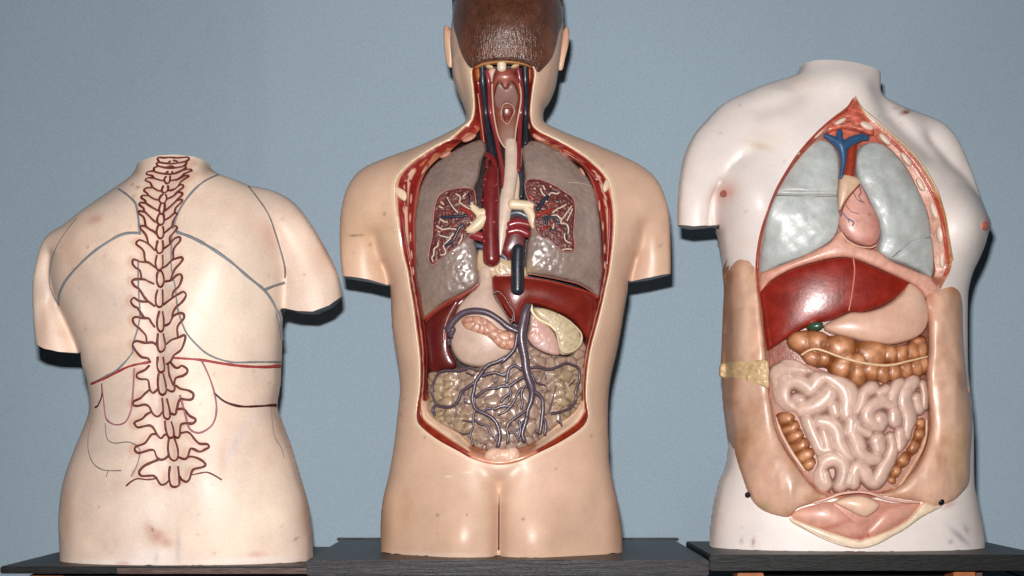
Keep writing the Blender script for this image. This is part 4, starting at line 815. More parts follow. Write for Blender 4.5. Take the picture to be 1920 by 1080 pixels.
# ================================================================== RIGHT TORSO (opened front)
outR = [(1506,80),(1569,72),(1640,84),(1646,122),(1648,150),(1648,172),(1653,184),(1680,200),(1720,214),(1760,228),(1788,253),(1807,289),(1823,329),(1838,377),(1847,404),(1856,424),(1846,444),(1835,476),(1819,512),(1812,533),(1807,559),(1806,611),(1807,680),(1812,737),(1816,763),(1818,806),(1818,858),(1819,904),(1826,939),(1836,988),(1840,1016),(1843,1100),(1838,1290),(1576,1300),(1335,1290),(1328,1100),(1330,1024),(1332,992),(1337,953),(1348,904),(1361,874),(1366,841),(1367,809),(1362,770),(1359,737),(1360,651),(1362,565),(1362,522),(1355,493),(1348,456),(1345,440),(1343,460),(1338,468),(1306,475),(1276,465),(1270,421),(1270,393),(1273,345),(1281,297),(1298,257),(1321,229),(1353,197),(1401,173),(1449,155),(1488,144),(1497,132),(1502,116)]
R_ = thing('anatomical_torso', 'headless white wax female torso facing forward, its front cut open on lungs and intestines', 'anatomical model', (W(1580,0)[0]*S, 0, ZR*S))
oR = [(1602,182,1602,184),(1588,200,1590,212),(1560,221,1568,236),(1529,249,1541,262),(1497,285,1507,296),(1473,321,1481,330),(1453,357,1460,364),(1437,397,1444,402),(1425,436,1433,440),(1418,476,1427,480),(1416,516,1427,520),(1418,545,1430,548),(1422,590,1434,592),(1428,651,1440,651),(1432,700,1444,700),(1436,737,1448,740),(1440,770,1450,772),(1447,800,1458,800),(1458,830,1470,828),(1480,864,1492,860),(1510,902,1520,894),(1530,922,1540,912),(1560,934,1570,918),(1600,936,1600,920),(1650,932,1650,914),(1690,916,1684,900),(1718,886,1708,874),(1736,851,1726,846),(1747,816,1735,812),(1750,781,1738,780),(1748,735,1737,735),(1746,694,1736,694),(1750,651,1740,651),(1752,600,1740,600),(1756,560,1738,560),(1770,530,1748,528),(1783,505,1754,510),(1785,480,1752,490),(1780,440,1748,448),(1772,397,1740,401),(1756,357,1724,361),(1736,321,1704,321),(1708,285,1680,289),(1668,249,1648,261),(1628,217,1622,240),(1612,197,1606,212)]
oR = [tuple(float(v) for v in q) for q in oR]
holeR = spline([(q[0], q[1]) for q in oR], 4)
brt = Body(outR, 148, 105, 0.86,
    barriers=[([(1342,431),(1338,400),(1340,370)], 5, .10), ([(1839,397),(1807,345),(1768,313),(1728,265)], 8, .008)],
    bumps=[(1400,385,50,62,36,0,'g'),(1357,364,7,7,9,0,'g'),(1808,425,50,60,38,0,'s'),(1850,424,9,9,8,0,'g'),(1570,150,60,34,14,0,'g'),(1390,970,50,50,6,0,'g'),(1780,980,50,40,6,0,'g')],
    grooves=[([(1486,150),(1496,175),(1470,195),(1430,205)], 20, 6), ([(1652,160),(1668,215),(1700,250),(1740,285)], 20, 12), ([(1340,400),(1352,352),(1375,312),(1405,288)], 16, 4)],
    vg=[([(1343,440),(1338,405),(1343,365),(1355,335)], 4, 13), ([(1355,335),(1372,310),(1392,293)], 7, 5)],
    hole=holeR, clips=[([(1300,CY-ZR),(1870,CY-ZR)], 1, 1.2, 0), ([(1260,414),(1272,419),(1300,424),(1341,421)], 1, .4, 30), ([(1495,116),(1505,113),(1529,111),(1569,115),(1608,120),(1640,125),(1655,126)], -1, .5, 62)])
def colR(x, z):
    c = np.tile(np.array(lin((226,215,210))), (len(x),1)); n = vnoise(x, z, 110, 94)[:,None]; c = c*(1+.04*n)
    return splat(c, x, z, [(1360,362,15,17,0,(222,170,156),.85),(1851,424,9,12,0,(200,110,96),.95),(1846,418,14,16,0,(220,160,146),.5),
      (1418,281,24,8,-20,(200,176,150),.75),(1434,265,30,14,-20,(214,196,180),.5),(1697,210,13,5,22,(140,80,50),.85),(1700,211,5,2,22,(110,40,30),.9),(1680,203,8,4,15,(190,150,120),.5),
      (1405,1013,3,8,0,(160,110,100),.8),(1385,1012,3,6,0,(150,140,150),.6),(1395,1000,18,8,0,(220,208,208),.5),(1785,1003,26,5,-38,(150,146,158),.75),(1799,990,10,4,-60,(144,140,152),.6),(1766,1012,5,4,0,(130,126,140),.6),
      (1345,960,12,60,0,(214,190,182),.5),(1830,980,10,50,0,(214,190,184),.6),(1275,400,10,40,0,(206,176,158),.6),(1306,430,40,6,0,(170,140,124),.5),(1284,290,14,40,20,(216,194,180),.5),(1350,440,8,40,0,(196,160,140),.6),
      (1815,300,14,50,-25,(214,198,194),.6),(1840,470,10,40,20,(206,180,170),.5),(1764,944,14,5,20,(180,110,90),.5),(1500,160,20,18,0,(226,204,184),.4),(1380,460,30,10,0,(226,204,190),.4),(1390,405,3,2,0,(160,130,120),.5), *specks(11, 36, 1290, 180, 1830, 1020, (170,140,134))], 60)
BR_ = brt.build('wax_body', M_WHITE, R_, colR, 2.8, edge=np.array(lin((150,128,118))))
relief('nipple', ell(1357,363,6.5,7,0), brt, -1, 5, M_WHITE, R_, (172,84,70), h=1.1, n=2, back=4)
relief('nipple', ell(1847,424,6,9,0), brt, -1, 6, M_WHITE, R_, (196,108,92), h=1.1, n=2, back=4)
def band_r(s, t, px, py):
    n = float(vnoise(px, py, 5, 121, 2)); n2 = float(vnoise(px, py, 12, 122, 2))
    if py < 520 or (px < 1440 and py < 560):
        if t < .10 and px > 1600: return mix((166,120,72), (190,150,104), .5+n)
        if py < 262 and 1540 < px < 1660: return mix((176,84,66), (206,140,120), .5+1.2*n)
        if px > 1600:
            if t < .45: return mix((164,60,48), (186,96,76), .5+n)
            return mix((204,150,132), (220,180,162), .5+n2)
        return mix((150,52,40), (178,90,68), .5+n) if t < .55 else mix((214,166,148), (196,130,112), .5+n2)
    if px > 1650 and py > 560: return mix((190,130,100), (120,60,36), .5+n2) if py > 760 else mix((204,160,138), (190,130,110), .5+n2)
    if py > 880: return mix((170,104,84), (196,140,120), .5+n2)
    return mix((190,140,120), (150,90,70), .5+n2)
strip('cut_muscle_edge', brt, [(q[0], q[1]) for q in oR], [(q[2], q[3]) for q in oR], M_FLESH, R_, band_r, (0.5, 22), nt=12, n=5)
gx = spline([((q[0]+q[2])/2, (q[1]+q[3])/2) for q in oR], 2)
def colCh(x, z, a):
    c = np.tile(np.array(lin((150,92,78))), (len(x),1)); n = vnoise(x, z*2.2, 9, 131)[:,None]; c = c*(1+.25*n)
    Z1 = CY-300; g = np.clip((z-Z1)/25, 0, 1)[:,None]
    return c*(1-g)+np.array(lin((186,98,80)))*(1+.5*n)*g
relief('chest_lining', [tuple(p) for p in gx], brt, 30, 4, M_FLESH, R_, (150,92,78), h=4, closed_spline=False, back=8, colf=colCh)
relief('chest_top_muscle', Q('T8', [(832,72),(880,150),(950,240),(1050,330),(1090,460),(1060,560),(950,530),(820,490),(700,470),(600,490),(500,520),(470,470),(560,380),(650,290),(740,200)]), brt, 15, 10, M_FLESH, R_, (184,98,80), p=.6, h=1.6, disp=lambda x,z: 1.6*vnoise(x*.35,z,5,133,2), colf=lambda x, z, a: np.array(lin((186,94,76)))*(1+.6*vnoise(x*.35, z, 4.5, 134, 2)[:,None]))
for e_ in [('T8',650,385,85,30,-28),('T8',985,440,95,45,25),('T8',380,545,85,20,-42),('T8',1215,610,100,36,45),('T8',110,800,70,18,-52),('H',1130,520,40,14,55),('H',1198,640,36,13,62),('H',1260,760,42,14,74),('H',1288,880,42,14,84),('H',1300,1000,36,12,88)]:
    relief('cut_rib_cartilage', Q(e_[0], ell(*e_[1:])), brt, 7, 6, M_ORG, R_, (226,200,182), h=1.2, back=6, n=2)
tubes('cut_muscle_ridge', brt, [(Q('H', [(1060,440),(1150,530),(1225,640),(1280,760),(1310,880),(1325,1000,2),(1316,1060,.8)]),2.2),(Q('H', [(850,290),(760,350),(680,425),(600,520),(540,620),(495,710),(460,810),(435,930),(428,1040)]),2.4,(160,66,50))], 3, 3, M_FLESH, R_, (172,72,54), 8)
tubes('rusty_skin_edge', brt, [Q('H', [(888,228),(920,280),(980,330),(1060,400),(1150,480),(1220,570),(1275,670),(1310,780),(1332,900),(1348,1000)])], 1.2, 0.3, M_FLESH, R_, (170,128,80), 6)
# lungs
rl = Q('H', [(735,428),(790,460),(815,530),(812,640),(808,700),(818,800),(800,880),(750,930),(650,982),(540,1022),(450,1058),(443,980),(458,880),(478,780),(512,690),(560,590),(620,510),(678,450)])
ll = Q('H', [(960,440),(910,470),(890,530),(905,620),(950,720),(990,800),(1008,880),(1000,960),(1040,992),(1120,1020),(1200,1056),(1250,1080),(1260,1000),(1250,880),(1230,780),(1192,680),(1140,580),(1080,500),(1020,452)])
def colLw(x, z, a):
    c = np.tile(np.array(lin((174,178,176))), (len(x),1)); n = vnoise(x, z, 26, 141)[:,None]; n2 = vnoise(x, z, 16, 142)[:,None]
    c = c*(1+.14*n); c = c*(1-.35*np.clip(n2,0,1))+np.array(lin((170,148,130)))*.35*np.clip(n2,0,1)
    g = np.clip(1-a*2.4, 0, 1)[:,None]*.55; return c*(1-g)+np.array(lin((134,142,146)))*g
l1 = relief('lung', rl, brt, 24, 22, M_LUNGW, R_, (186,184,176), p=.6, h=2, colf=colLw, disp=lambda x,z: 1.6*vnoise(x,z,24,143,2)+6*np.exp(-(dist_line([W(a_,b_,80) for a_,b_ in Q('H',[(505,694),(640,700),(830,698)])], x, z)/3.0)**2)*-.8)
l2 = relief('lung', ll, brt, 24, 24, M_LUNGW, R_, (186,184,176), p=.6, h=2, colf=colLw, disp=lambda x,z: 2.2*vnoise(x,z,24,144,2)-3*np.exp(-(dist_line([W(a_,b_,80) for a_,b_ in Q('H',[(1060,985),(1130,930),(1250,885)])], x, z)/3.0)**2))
tubes('fissure_line', brt, [Q('H',[(510,692),(600,696),(700,700),(802,696)])], .7, 3.5, M_LINE, l1, (132,112,96), 6)
tubes('fissure_line', brt, [Q('H',[(1062,984),(1130,932),(1190,905),(1240,890)])], .7, 6, M_LINE, l2, (110,108,106), 6)
tubes('aorta', brt, [Q('T8', [(790,700),(785,850),(765,1050),(765,1150)])], 10.5, 14, M_RED, R_, (146,52,34), 14)
tubes('upper_vena_cava', brt, [(Q('T8', [(460,565,4.5),(560,620,7),(650,680,10),(680,780,8),(685,900,5.5),(665,1040,4),(655,1100,3)])), (Q('T8', [(640,520,5.5),(635,600,7),(655,680,9)])), (Q('T8', [(990,600,4.5),(930,585,6.5),(840,610,8),(750,660,9),(690,720,9)]))], 8, 4, M_VEIN, R_, (48,82,118), 14, join=True)
# heart
ht = relief('heart', Q('H', [(900,640),(935,665),(970,740),(1000,800),(1008,880),(980,925),(930,928),(870,902),(828,862),(814,790),(848,710)]), brt, 15, 18, M_GUT, R_, (206,150,136), p=.6, h=1.6, splats=[(1600,370,16,30,0,(218,166,156),.6),(1640,430,12,30,0,(176,112,100),.6),(1625,455,20,6,0,(170,100,90),.6),(1627,404,3,3,0,(140,84,80),.7)])
relief('heart_fat', Q('H', [(826,598),(900,610),(915,640),(868,690),(835,735),(815,760),(812,680)]), brt, 12, 12, M_GUT, R_, (208,174,146), p=.6, h=1.4)
tubes('coronary_vessel', brt, [(Q('H',[(908,642),(880,675),(850,710),(830,750),(820,790)]),1.4,(150,70,60)),(Q('H',[(905,645),(915,680),(905,700),(930,730)]),.9,(130,80,84)),(Q('H',[(918,650),(940,690),(960,740)]),.9,(130,80,84)),(Q('H',[(880,680),(895,710),(920,725)]),.8,(130,80,84)),(Q('H',[(845,740),(870,770),(905,780)]),.8,(150,90,84)),(Q('H',[(820,765),(850,800),(880,820),(875,835)]),1.1,(80,84,116)),(Q('H',[(850,800),(860,820)]),.8,(80,84,116))], 1, -2.5, M_VEIN, ht, (150,80,80), 6)
tubes('heart_sac_edge', brt, [Q('H',[(822,868),(850,905),(900,932),(960,940),(985,930)])], 1.5, 6, M_GUT, ht, (214,166,148), 6)
# diaphragm arch
dia = Q('H', [(450,1055),(560,1014),(670,968),(770,915),(820,858),(850,905),(930,940),(1000,955),(1060,1000),(1150,1040),(1250,1078)])+Q('I', [(1462,262),(1520,330),(1600,480),(1560,620),(1440,640),(1438,480),(1415,380),(1380,325),(1310,275),(1150,200),(1060,160),(960,122),(880,110),(780,120),(640,155),(520,198),(400,268),(340,336),(330,280),(338,222)])
def colD(x, z, a):
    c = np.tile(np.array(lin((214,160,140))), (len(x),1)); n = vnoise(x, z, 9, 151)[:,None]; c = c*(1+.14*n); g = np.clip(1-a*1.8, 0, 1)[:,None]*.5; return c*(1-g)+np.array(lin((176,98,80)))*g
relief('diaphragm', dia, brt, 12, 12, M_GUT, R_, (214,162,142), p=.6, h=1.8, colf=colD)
# liver etc
lv2 = relief('liver', Q('I', [(333,340),(400,270),(520,200),(640,157),(780,122),(880,112),(960,122),(1060,165),(1150,205),(1250,245),(1312,283),(1262,345),(1182,402),(1100,445),(1000,470),(920,470),(850,502),(780,527),(700,542),(620,577),(540,622),(460,674),(400,712),(384,722),(360,600),(345,470)]), brt, 14, 16, M_RED, R_, (134,34,24), p=.6, h=2, colf=lambda x,z,a: np.array(lin((134,34,22)))*(1+.28*vnoise(x,z,16,161)[:,None]))
tubes('liver_ligament', brt, [Q('I', [(942,122),(950,200),(940,300),(925,400),(912,458)])], 1.6, -2, M_GUT, lv2, (196,112,92), 7)
relief('gallbladder', Q('I', ell(697,562,54,30,-8)), brt, 5, 12, M_RED, R_, (44,76,52), p=.7, h=1.2)
relief('stomach', Q('I', [(1308,280),(1370,312),(1412,375),(1436,480),(1425,560),(1385,620),(1300,662),(1200,684),(1100,680),(1000,660),(900,634),(820,612),(770,590),(758,560),(790,532),(870,495),(930,470),(1020,468),(1120,442),(1200,398),(1262,340)]), brt, 16, 26, M_ORG, R_, (214,170,148), p=.6, h=2, splats=[(1715,570,20,20,0,(228,192,172),.6),(1560,605,20,10,0,(190,140,120),.4)])
# colon: merged haustra
OC = (176,108,58)
def blobs(name, body, c, items, rec, m, parent, cf, label=None, vox=1.3, extra=None):
    """union of overlapping ellipsoid pouches -> one continuous smooth mesh"""
    import bmesh
    bmm = bmesh.new()
    from mathutils import Matrix
    for it in items:
        px, py = Q(c, [(it[0], it[1])])[0]; s_ = CR[c][2]; rx = it[2]*1.14/s_; ry = (it[3] if len(it) > 3 else it[2])*1.1/s_; an = it[4] if len(it) > 4 else 0; rc = it[5] if len(it) > 5 else 0
        f = body.at(px, py, rec+rc+min(rx, ry)*.35); X, Z = W(px, py, f+8)
        mtx = Matrix.Translation((X, -f, Z)) @ Matrix.Rotation(math.radians(an), 4, 'Y') @ Matrix.Diagonal((rx, (rx+ry)/2*.95, ry, 1))
        bmesh.ops.create_icosphere(bmm, subdivisions=3, radius=1, matrix=mtx)
    me = bpy.data.meshes.new(name+'_tmp'); bmm.to_mesh(me); bmm.free(); o = bpy.data.objects.new(name+'_tmp', me); sc.collection.objects.link(o)
    r = o.modifiers.new('r', 'REMESH'); r.mode = 'VOXEL'; r.voxel_size = vox; s = o.modifiers.new('s', 'SMOOTH'); s.iterations = 16; s.factor = .5
    dg = bpy.context.evaluated_depsgraph_get(); e = o.evaluated_get(dg); m2 = e.to_mesh()
    V = np.array([v.co[:] for v in m2.vertices]); F = [tuple(p.vertices) for p in m2.polygons]; e.to_mesh_clear()
    bpy.data.objects.remove(o); bpy.data.meshes.remove(me)
    return make(name, V, F, m, parent, cf(V[:,0], V[:,1], V[:,2]), label=label)
def fld(items, body, c, x, z):
    """pigment: paler pink on each pouch's middle, brown between pouches"""
    g = np.zeros(len(x))
    for it in items:
        px, py = Q(c, [(it[0], it[1])])[0]; s_ = CR[c][2]; f = body.at(px, py, 0); X, Z = W(px, py, f+8); rr = it[2]/s_
        g = np.maximum(g, np.exp(-(((x-X)/rr)**2+((z-Z)/rr)**2)*1.6))
    return g
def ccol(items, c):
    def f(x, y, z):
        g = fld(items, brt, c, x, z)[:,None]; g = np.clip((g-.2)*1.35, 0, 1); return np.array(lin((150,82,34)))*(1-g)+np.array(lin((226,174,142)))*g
    return f
tc_ = [(590,650,72,80),(705,662,72,78),(855,690,88,75),(1070,735,88,85),(1190,745,52,68),(1265,745,52,64),(1345,745,50,60),(1395,735,48,60),(660,770,62,58),(745,780,48,56),(860,835,70,85,15),(975,880,52,85),(900,790,50,50),(1140,880,48,72),(1065,850,55,70),(1215,865,48,62),(1290,850,48,58),(1360,835,50,58),(1410,820,36,50),(640,712,75,72,0,2),(740,730,85,72,0,2),(850,765,95,85,0,2),(970,795,100,90,0,2),(1100,800,100,90,0,2),(1230,800,90,78,0,2),(1345,785,75,74,0,2),(1375,665,50,36,0,6),(1405,640,30,30,0,6)]
def pouches(name, outline, c, items, rec, H, parent, label=None):
    cs = []
    for it in items:
        px, py = Q(c, [(it[0], it[1])])[0]; f = brt.at(px, py, 0); X, Z = W(px, py, f); k = CR[c][2]; cs.append((X, Z, it[2]/k, (it[3] if len(it) > 3 else it[2])/k, math.radians(-(it[4] if len(it) > 4 else 0))))
    def q(x, z):
        b1 = np.full(len(x), 9.0)
        wx = x+3.0*vnoise(x, z, 11, 191, 2); wz = z+3.0*vnoise(x, z, 11, 192, 2)
        for X, Z, rx, ry, an in cs:
            dx = wx-X; dz = wz-Z; u = (dx*math.cos(an)+dz*math.sin(an))/rx; v = (-dx*math.sin(an)+dz*math.cos(an))/ry; b1 = np.minimum(b1, np.sqrt(u*u+v*v))
        return b1
    def hh(x, z): return H*np.sqrt(np.maximum(1-(q(x, z)/1.22)**2, 0.0))-H*.5
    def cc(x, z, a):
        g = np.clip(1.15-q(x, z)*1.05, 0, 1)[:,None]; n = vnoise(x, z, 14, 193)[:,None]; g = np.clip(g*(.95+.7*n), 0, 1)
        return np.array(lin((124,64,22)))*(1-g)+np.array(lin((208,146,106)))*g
    return relief(name, Q(c, outline), brt, rec, 14, M_GUT, parent, (176,108,58), p=.5, h=1.2, colf=cc, disp=hh, label=label)
tcp = [(585,655,72,76),(700,655,66,76),(860,690,88,74),(1075,735,92,90),(1190,735,52,66),(1262,735,50,64),(1335,725,46,60),(1395,715,40,60),(650,775,66,52),(745,775,40,50),(860,840,62,72,15),(975,875,50,80),(905,780,52,44),(1140,880,46,68),(1062,850,50,70),(1215,865,44,60),(1290,850,44,58),(1360,835,44,58),(1410,810,34,56),(1370,660,56,34),(970,790,60,50)]
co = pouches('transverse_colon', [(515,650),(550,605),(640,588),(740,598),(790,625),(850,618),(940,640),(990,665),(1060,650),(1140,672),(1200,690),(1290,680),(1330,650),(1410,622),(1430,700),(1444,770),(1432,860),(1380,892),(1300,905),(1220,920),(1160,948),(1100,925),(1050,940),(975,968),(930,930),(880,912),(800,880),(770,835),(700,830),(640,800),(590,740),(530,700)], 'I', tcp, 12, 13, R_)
tubes('colon_band', brt, [Q('I', [(605,750,2),(650,722,2.2),(700,712,2.4),(760,728),(850,762),(950,790,2.6),(1060,812,2.8),(1180,818,2.6),(1300,792,2.2),(1425,762,1.6)])], 2.3, -8, M_GUT, co, (220,184,146), 8)
ac = [(410,240,46,40,-20),(432,300,54,40,-25),(455,345,56,36,-25),(480,395,56,38,-28),(505,440,56,36,-28),(525,480,46,34,-30),(535,505,30,24,-40)]
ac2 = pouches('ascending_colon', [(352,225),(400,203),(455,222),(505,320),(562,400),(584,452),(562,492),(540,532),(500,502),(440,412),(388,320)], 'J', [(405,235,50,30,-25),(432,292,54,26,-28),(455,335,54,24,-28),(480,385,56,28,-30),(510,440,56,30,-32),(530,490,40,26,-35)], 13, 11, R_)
tubes('colon_fold', brt, [Q('J', [(358,235,2),(380,310,3),(410,370,3.2),(445,430,3.4),(480,480,3),(508,520,2)])], 3, 6, M_GUT, ac2, (214,176,150), 8)
dc = [(1125,262,26),(1118,320,32,30),(1088,388,34,34),(1033,458,36,36),(1010,500,28),(990,530,24),(970,572,20,22)]
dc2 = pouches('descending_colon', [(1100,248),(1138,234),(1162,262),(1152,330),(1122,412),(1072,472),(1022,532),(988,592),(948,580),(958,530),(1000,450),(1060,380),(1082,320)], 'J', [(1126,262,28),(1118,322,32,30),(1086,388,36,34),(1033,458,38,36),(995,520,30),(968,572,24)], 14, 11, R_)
tubes('colon_fold', brt, [Q('J', [(1158,250,2),(1155,330,2.6),(1130,410,3),(1085,490,3.4),(1040,560,3.2),(1000,610,2.4),(960,600,2)])], 3, 8, M_GUT, dc2, (204,160,130), 8)
relief('gut_bed', Q('J', [(330,-20),(480,-60),(800,40),(1150,10),(1165,150),(1170,300),(1130,440),(1060,560),(960,630),(740,640),(620,640),(520,560),(440,450),(370,330),(335,200)]), brt, 15, 12, M_GUT, R_, (186,140,126), p=.6, h=2.4)
# small intestine: coils as one continuous surface
coils = [('M1',[(830,960,13),(850,1040,12)]),('M1',[(250,560,8),(140,600,8)]),('M1',[(150,250,13),(250,330,15),(400,400,15),(520,465,12)]),('M1',[(60,700,9),(70,600,12),(130,510,14),(280,470,14),(450,480,13)]),
 ('M1',[(520,740,14),(440,670,15),(320,635,15),(200,690,16),(160,800,17),(190,900,16),(270,960,13)]),('M1',[(370,875,12),(400,880,12)]),
 ('M1',[(560,710,15),(650,600,16),(740,560,16),(850,620,17),(960,720,17),(1010,850,17),(1000,980,16)]),('M1',[(390,1010,13),(520,980,16),(650,920,18),(750,830,18),(780,770,15)]),
 ('M2',[(60,180,17),(90,260,17),(50,380,16),(50,470,14)]),('M2',[(340,160,13),(250,220,12),(215,330,11),(160,430,8)]),('M2',[(500,180,10),(420,220,9)]),('M2',[(640,120,13),(590,190,12),(560,290,12)]),
 ('M2',[(560,350,12),(450,320,13),(330,370,13),(275,470,14),(320,560,13),(420,590,12)]),('M2',[(430,510,14),(440,530,14)]),('M2',[(590,450,13),(595,530,14)]),
 ('M2',[(800,90,14),(720,200,14),(710,330,15),(750,450,15),(760,560,14),(740,680,13)]),('M2',[(840,280,11),(870,400,11)]),('M2',[(910,120,8),(930,260,8),(925,370,8)]),
 ('M2',[(655,670,12),(665,760,13),(650,840,9)]),('M2',[(145,580,13),(115,680,13),(170,800,16),(200,900,14),(290,960,13),(385,960,12)]),('M2',[(170,610,9),(240,650,10),(290,680,9)]),
 ('M2',[(400,760,16),(410,860,13)]),('M4',[(320,830,11),(320,700,13),(375,590,14),(470,650,14),(530,750,13),(620,810,13),(700,730,14),(745,630,14),(850,450,13),(880,280,10),(845,150,9)]),
 ('M3',[(490,60,12),(530,180,13),(600,330,13),(660,430,13),(760,430,12)]),('M3',[(690,190,8),(720,300,12),(740,400,13)]),('M3',[(640,70,13),(780,100,16),(870,200,16),(900,340,15),(970,470,14),(1040,530,10)]),
 ('M3',[(690,880,15),(640,780,16),(640,650,16),(740,560,15),(860,545,15),(950,620,14),(960,750,13),(920,880,13)]),('M3',[(710,740,10),(730,860,13)]),('M3',[(1060,60,14),(1050,200,14)]),('M4',[(250,820,10),(280,700,9)])]
GC = []
for c_, pts_ in coils:
    P_, R2 = lay(brt, Q(c_, pts_), 14, 4, 12)
    for p_, r_ in zip(P_, R2): GC.append((p_[0], p_[2], r_*1.34))
GC = np.array(GC)
def gq(x, z):
    out = np.full(len(x), 9.0)
    for s0 in range(0, len(x), 4000):
        d = np.hypot(x[s0:s0+4000,None]-GC[:,0], z[s0:s0+4000,None]-GC[:,1])/GC[:,2]; out[s0:s0+4000] = d.min(1)
    return out
def gh(x, z): q_ = np.minimum(gq(x, z), 1.05); return 21*np.sqrt(1-np.minimum(q_, .97)**2)-12
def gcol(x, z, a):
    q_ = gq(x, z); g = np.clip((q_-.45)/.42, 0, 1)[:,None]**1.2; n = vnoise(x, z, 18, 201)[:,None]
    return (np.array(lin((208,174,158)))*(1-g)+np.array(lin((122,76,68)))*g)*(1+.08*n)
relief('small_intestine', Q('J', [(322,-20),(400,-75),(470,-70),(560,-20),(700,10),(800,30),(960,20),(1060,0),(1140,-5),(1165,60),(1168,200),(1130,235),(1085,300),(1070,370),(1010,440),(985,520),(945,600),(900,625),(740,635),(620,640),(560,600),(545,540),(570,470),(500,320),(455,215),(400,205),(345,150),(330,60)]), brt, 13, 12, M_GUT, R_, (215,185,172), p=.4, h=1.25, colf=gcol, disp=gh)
# peeled flaps of the belly wall
def colF(x, z, a):
    c = np.tile(np.array(lin((208,166,142))), (len(x),1)); n = vnoise(x, z*.4, 22, 171)[:,None]; n2 = np.clip(vnoise(x, z, 34, 172), 0, 1)[:,None]
    c = c*(1+.2*n); c = c*(1-.9*n2)+np.array(lin((176,118,80)))*.9*n2
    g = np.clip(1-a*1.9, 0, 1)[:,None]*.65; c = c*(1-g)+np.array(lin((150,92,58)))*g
    return splat(c, x, z, [(1385,472,34,12,-30,(160,104,62),.7),(1795,548,20,16,0,(196,130,100),.5),(1370,560,10,90,0,(150,96,54),.6),(1376,700,9,70,0,(160,104,60),.5),(1385,870,14,60,-15,(176,124,78),.6),(1400,600,8,120,0,(228,196,172),.6),(1440,900,30,30,0,(206,160,140),.5),(1430,950,14,10,0,(150,140,90),.4),(1790,860,20,60,0,(206,172,130),.6),(1775,760,14,90,0,(226,190,164),.6),(1745,850,10,30,0,(160,100,70),.4),(1800,590,12,60,0,(186,140,104),.6),(1740,560,8,40,0,(196,110,84),.4)], 100)
fl1 = Q('H', [(414,912),(428,970),(428,1060)])+Q('I', [(326,330),(336,400),(346,500),(372,700),(383,850),(395,1000)])+Q('J', [(335,180),(350,260),(380,350),(440,450),(520,560),(580,625),(640,650),(630,675),(480,722),(430,770),(330,752),(260,715),(213,650),(180,560),(140,430),(104,230)])+[(1358,737),(1354,690),(1356,640),(1359,565),(1363,522),(1366,480)]+Q('H', [(320,930),(370,910)])
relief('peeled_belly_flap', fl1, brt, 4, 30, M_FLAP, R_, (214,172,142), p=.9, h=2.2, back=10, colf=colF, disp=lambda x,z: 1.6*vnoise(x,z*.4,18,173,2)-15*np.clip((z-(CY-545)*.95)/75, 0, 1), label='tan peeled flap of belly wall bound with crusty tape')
fl2 = Q('I', [(1455,285),(1500,290),(1545,255),(1578,190),(1605,180),(1640,240),(1668,320),(1664,380),(1660,560),(1672,800),(1692,1000)])+Q('J', [(1380,50),(1396,180),(1400,300),(1392,450),(1388,580),(1350,640),(1290,690),(1200,710),(1130,688),(1000,672),(900,652),(840,632),(930,640),(1020,600),(1095,520),(1150,430),(1178,330),(1185,230),(1172,100)])+Q('I', [(1440,1000),(1432,850),(1445,700),(1440,500),(1425,400)])
relief('peeled_belly_flap', fl2, brt, 4, 28, M_FLAP, R_, (214,172,142), p=.9, h=2.2, back=10, colf=colF, disp=lambda x,z: 1.6*vnoise(x,z*.4,18,174,2)-15*np.clip((z-(CY-600)*.95)/75, 0, 1))
relief('wax_tape', Q('I', [(70,860),(80,810),(150,795),(240,785),(330,780),(386,795),(390,900),(388,968),(330,950),(250,930),(160,905),(80,895)]), brt, -14, 9, M_FLAP, R_, (206,176,136), p=.5, h=1.3, disp=lambda x,z: 3.0*vnoise(x,z,5,181,3), colf=lambda x,z,a: np.array(lin((204,172,130)))*(1+.25*vnoise(x,z,5,182,2)[:,None]))
# lower belly
relief('groin_bed', Q('J', [(440,765),(560,705),(660,680),(790,645),(900,672),(1000,690),(1130,690),(1050,790),(950,845),(830,892),(700,865),(540,815)]), brt, 2, 8, M_GUT, R_, (190,132,114), p=.6, h=1.8)
relief('lower_skin_fold', Q('J', [(430,770),(560,815),(650,845),(800,890),(830,880),(950,840),(1060,780),(1140,690),(1200,700),(1240,712),(1130,770),(1050,830),(960,880),(880,920),(815,935),(740,930),(620,890),(520,840),(440,795)]), brt, -1, 11, M_FLAP, R_, (230,204,180), p=.6, h=1.5, colf=lambda x,z,a: np.array(lin((228,204,178)))*(1+.1*vnoise(x,z,9,183)[:,None]))
relief('groin_muscle', Q('J', [(432,764),(480,722),(560,700),(640,682),(700,722),(780,790),(832,830),(835,880),(800,890),(650,846),(520,806)]), brt, 3, 16, M_GUT, R_, (208,152,134), p=.75, h=1.6, splats=[(1500,962,14,8,-20,(226,176,152),.6),(1610,1008,14,8,0,(160,80,70),.7),(1560,985,40,5,18,(170,84,66),.6)])
relief('groin_muscle', Q('J', [(828,878),(836,830),(862,800),(920,730),(1000,700),(1130,692),(1105,720),(1050,778),(950,838),(850,888)]), brt, 3, 15, M_GUT, R_, (204,146,128), p=.75, h=1.6, splats=[(1622,1004,8,5,0,(160,70,60),.8),(1700,960,14,8,-20,(222,176,152),.5)])
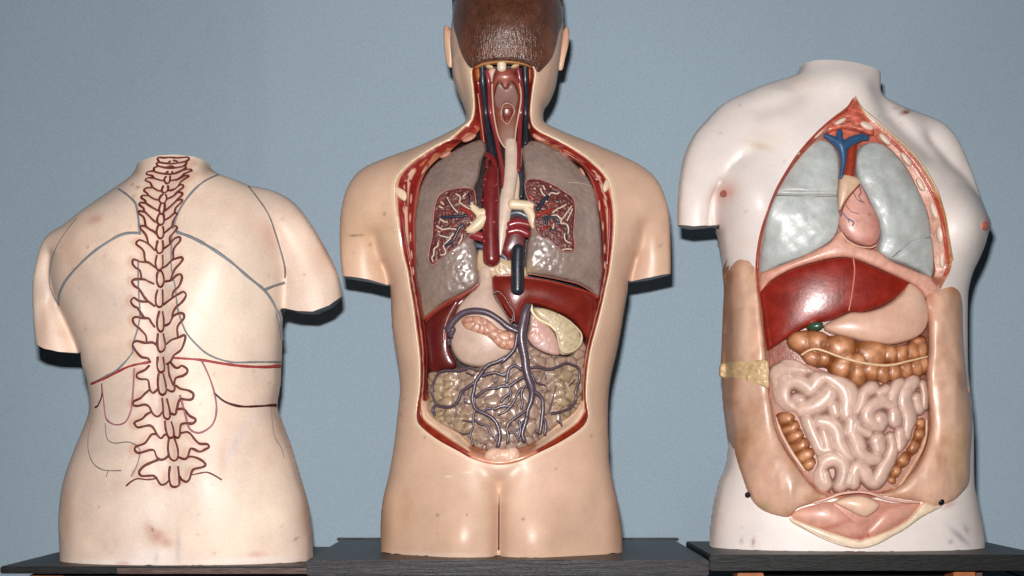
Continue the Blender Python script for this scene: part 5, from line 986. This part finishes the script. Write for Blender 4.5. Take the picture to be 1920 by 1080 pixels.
relief('bladder', Q('J', [(672,690),(720,662),(790,652),(850,660),(912,700),(872,748),(820,768),(745,732)]), brt, -4, 19, M_ORG, R_, (228,188,162), p=.65, h=1.5)
tubes('skin_fold_rim', brt, [Q('J', [(560,690,2),(640,665,2.6),(700,642,2.6),(790,632),(860,640),(930,665),(1020,682),(1120,688,1.6)])], 2.4, -8, M_GUT, R_, (222,172,154), 8)
tubes('thread', brt, [Q('J', [(480,800),(540,840),(600,875),(660,900),(720,918)])], .7, -9, M_GUT, R_, (244,228,214), 6)
# black pin heads
def pin(px, py, r):
    import bmesh
    from mathutils import Matrix
    f = brt.at(px, py, -4); X, Z = W(px, py, f+6); b = bmesh.new(); bmesh.ops.create_uvsphere(b, u_segments=20, v_segments=14, radius=r*S, matrix=Matrix.Translation((X*S, -(f+5)*S, Z*S)))
    bmesh.ops.create_cone(b, cap_ends=True, segments=12, radius1=r*.5*S, radius2=r*.5*S, depth=24*S, matrix=Matrix.Translation((X*S, -(f-6)*S, Z*S)) @ Matrix.Rotation(math.radians(90), 4, 'X'))
    me = bpy.data.meshes.new('pin_head'); b.to_mesh(me); b.free(); me.materials.append(M_BLK); me.polygons.foreach_set('use_smooth', [True]*len(me.polygons)); link(bpy.data.objects.new('pin_head', me), R_)
M_BLK = bpy.data.materials.new('black_glass'); M_BLK.use_nodes = True; M_BLK.node_tree.nodes['Principled BSDF'].inputs['Base Color'].default_value = (.006,.006,.007,1); M_BLK.node_tree.nodes['Principled BSDF'].inputs['Roughness'].default_value = .15
pin(1402, 928, 5.2); pin(1764.5, 941, 6.2)

# black cores that close the cut arm stumps, set back a little inside the wax
# cable below the right board
def cable():
    P = []
    for i in range(20):
        t = i/19.0; X, Z = W(1868+70*t, 1062+25*t+2*math.sin(t*3), -60); P.append((X, 60+30*t, Z))
    V, F = tube_geo(P, [2.0]*20, 8); o = make('cable', V, F, M_CORE, None, np.tile(np.array(lin((18,18,20))), (len(V),1))); o['label'] = 'thin black cable slanting down under the right end of the right board'; o['category'] = 'cable'
cable()
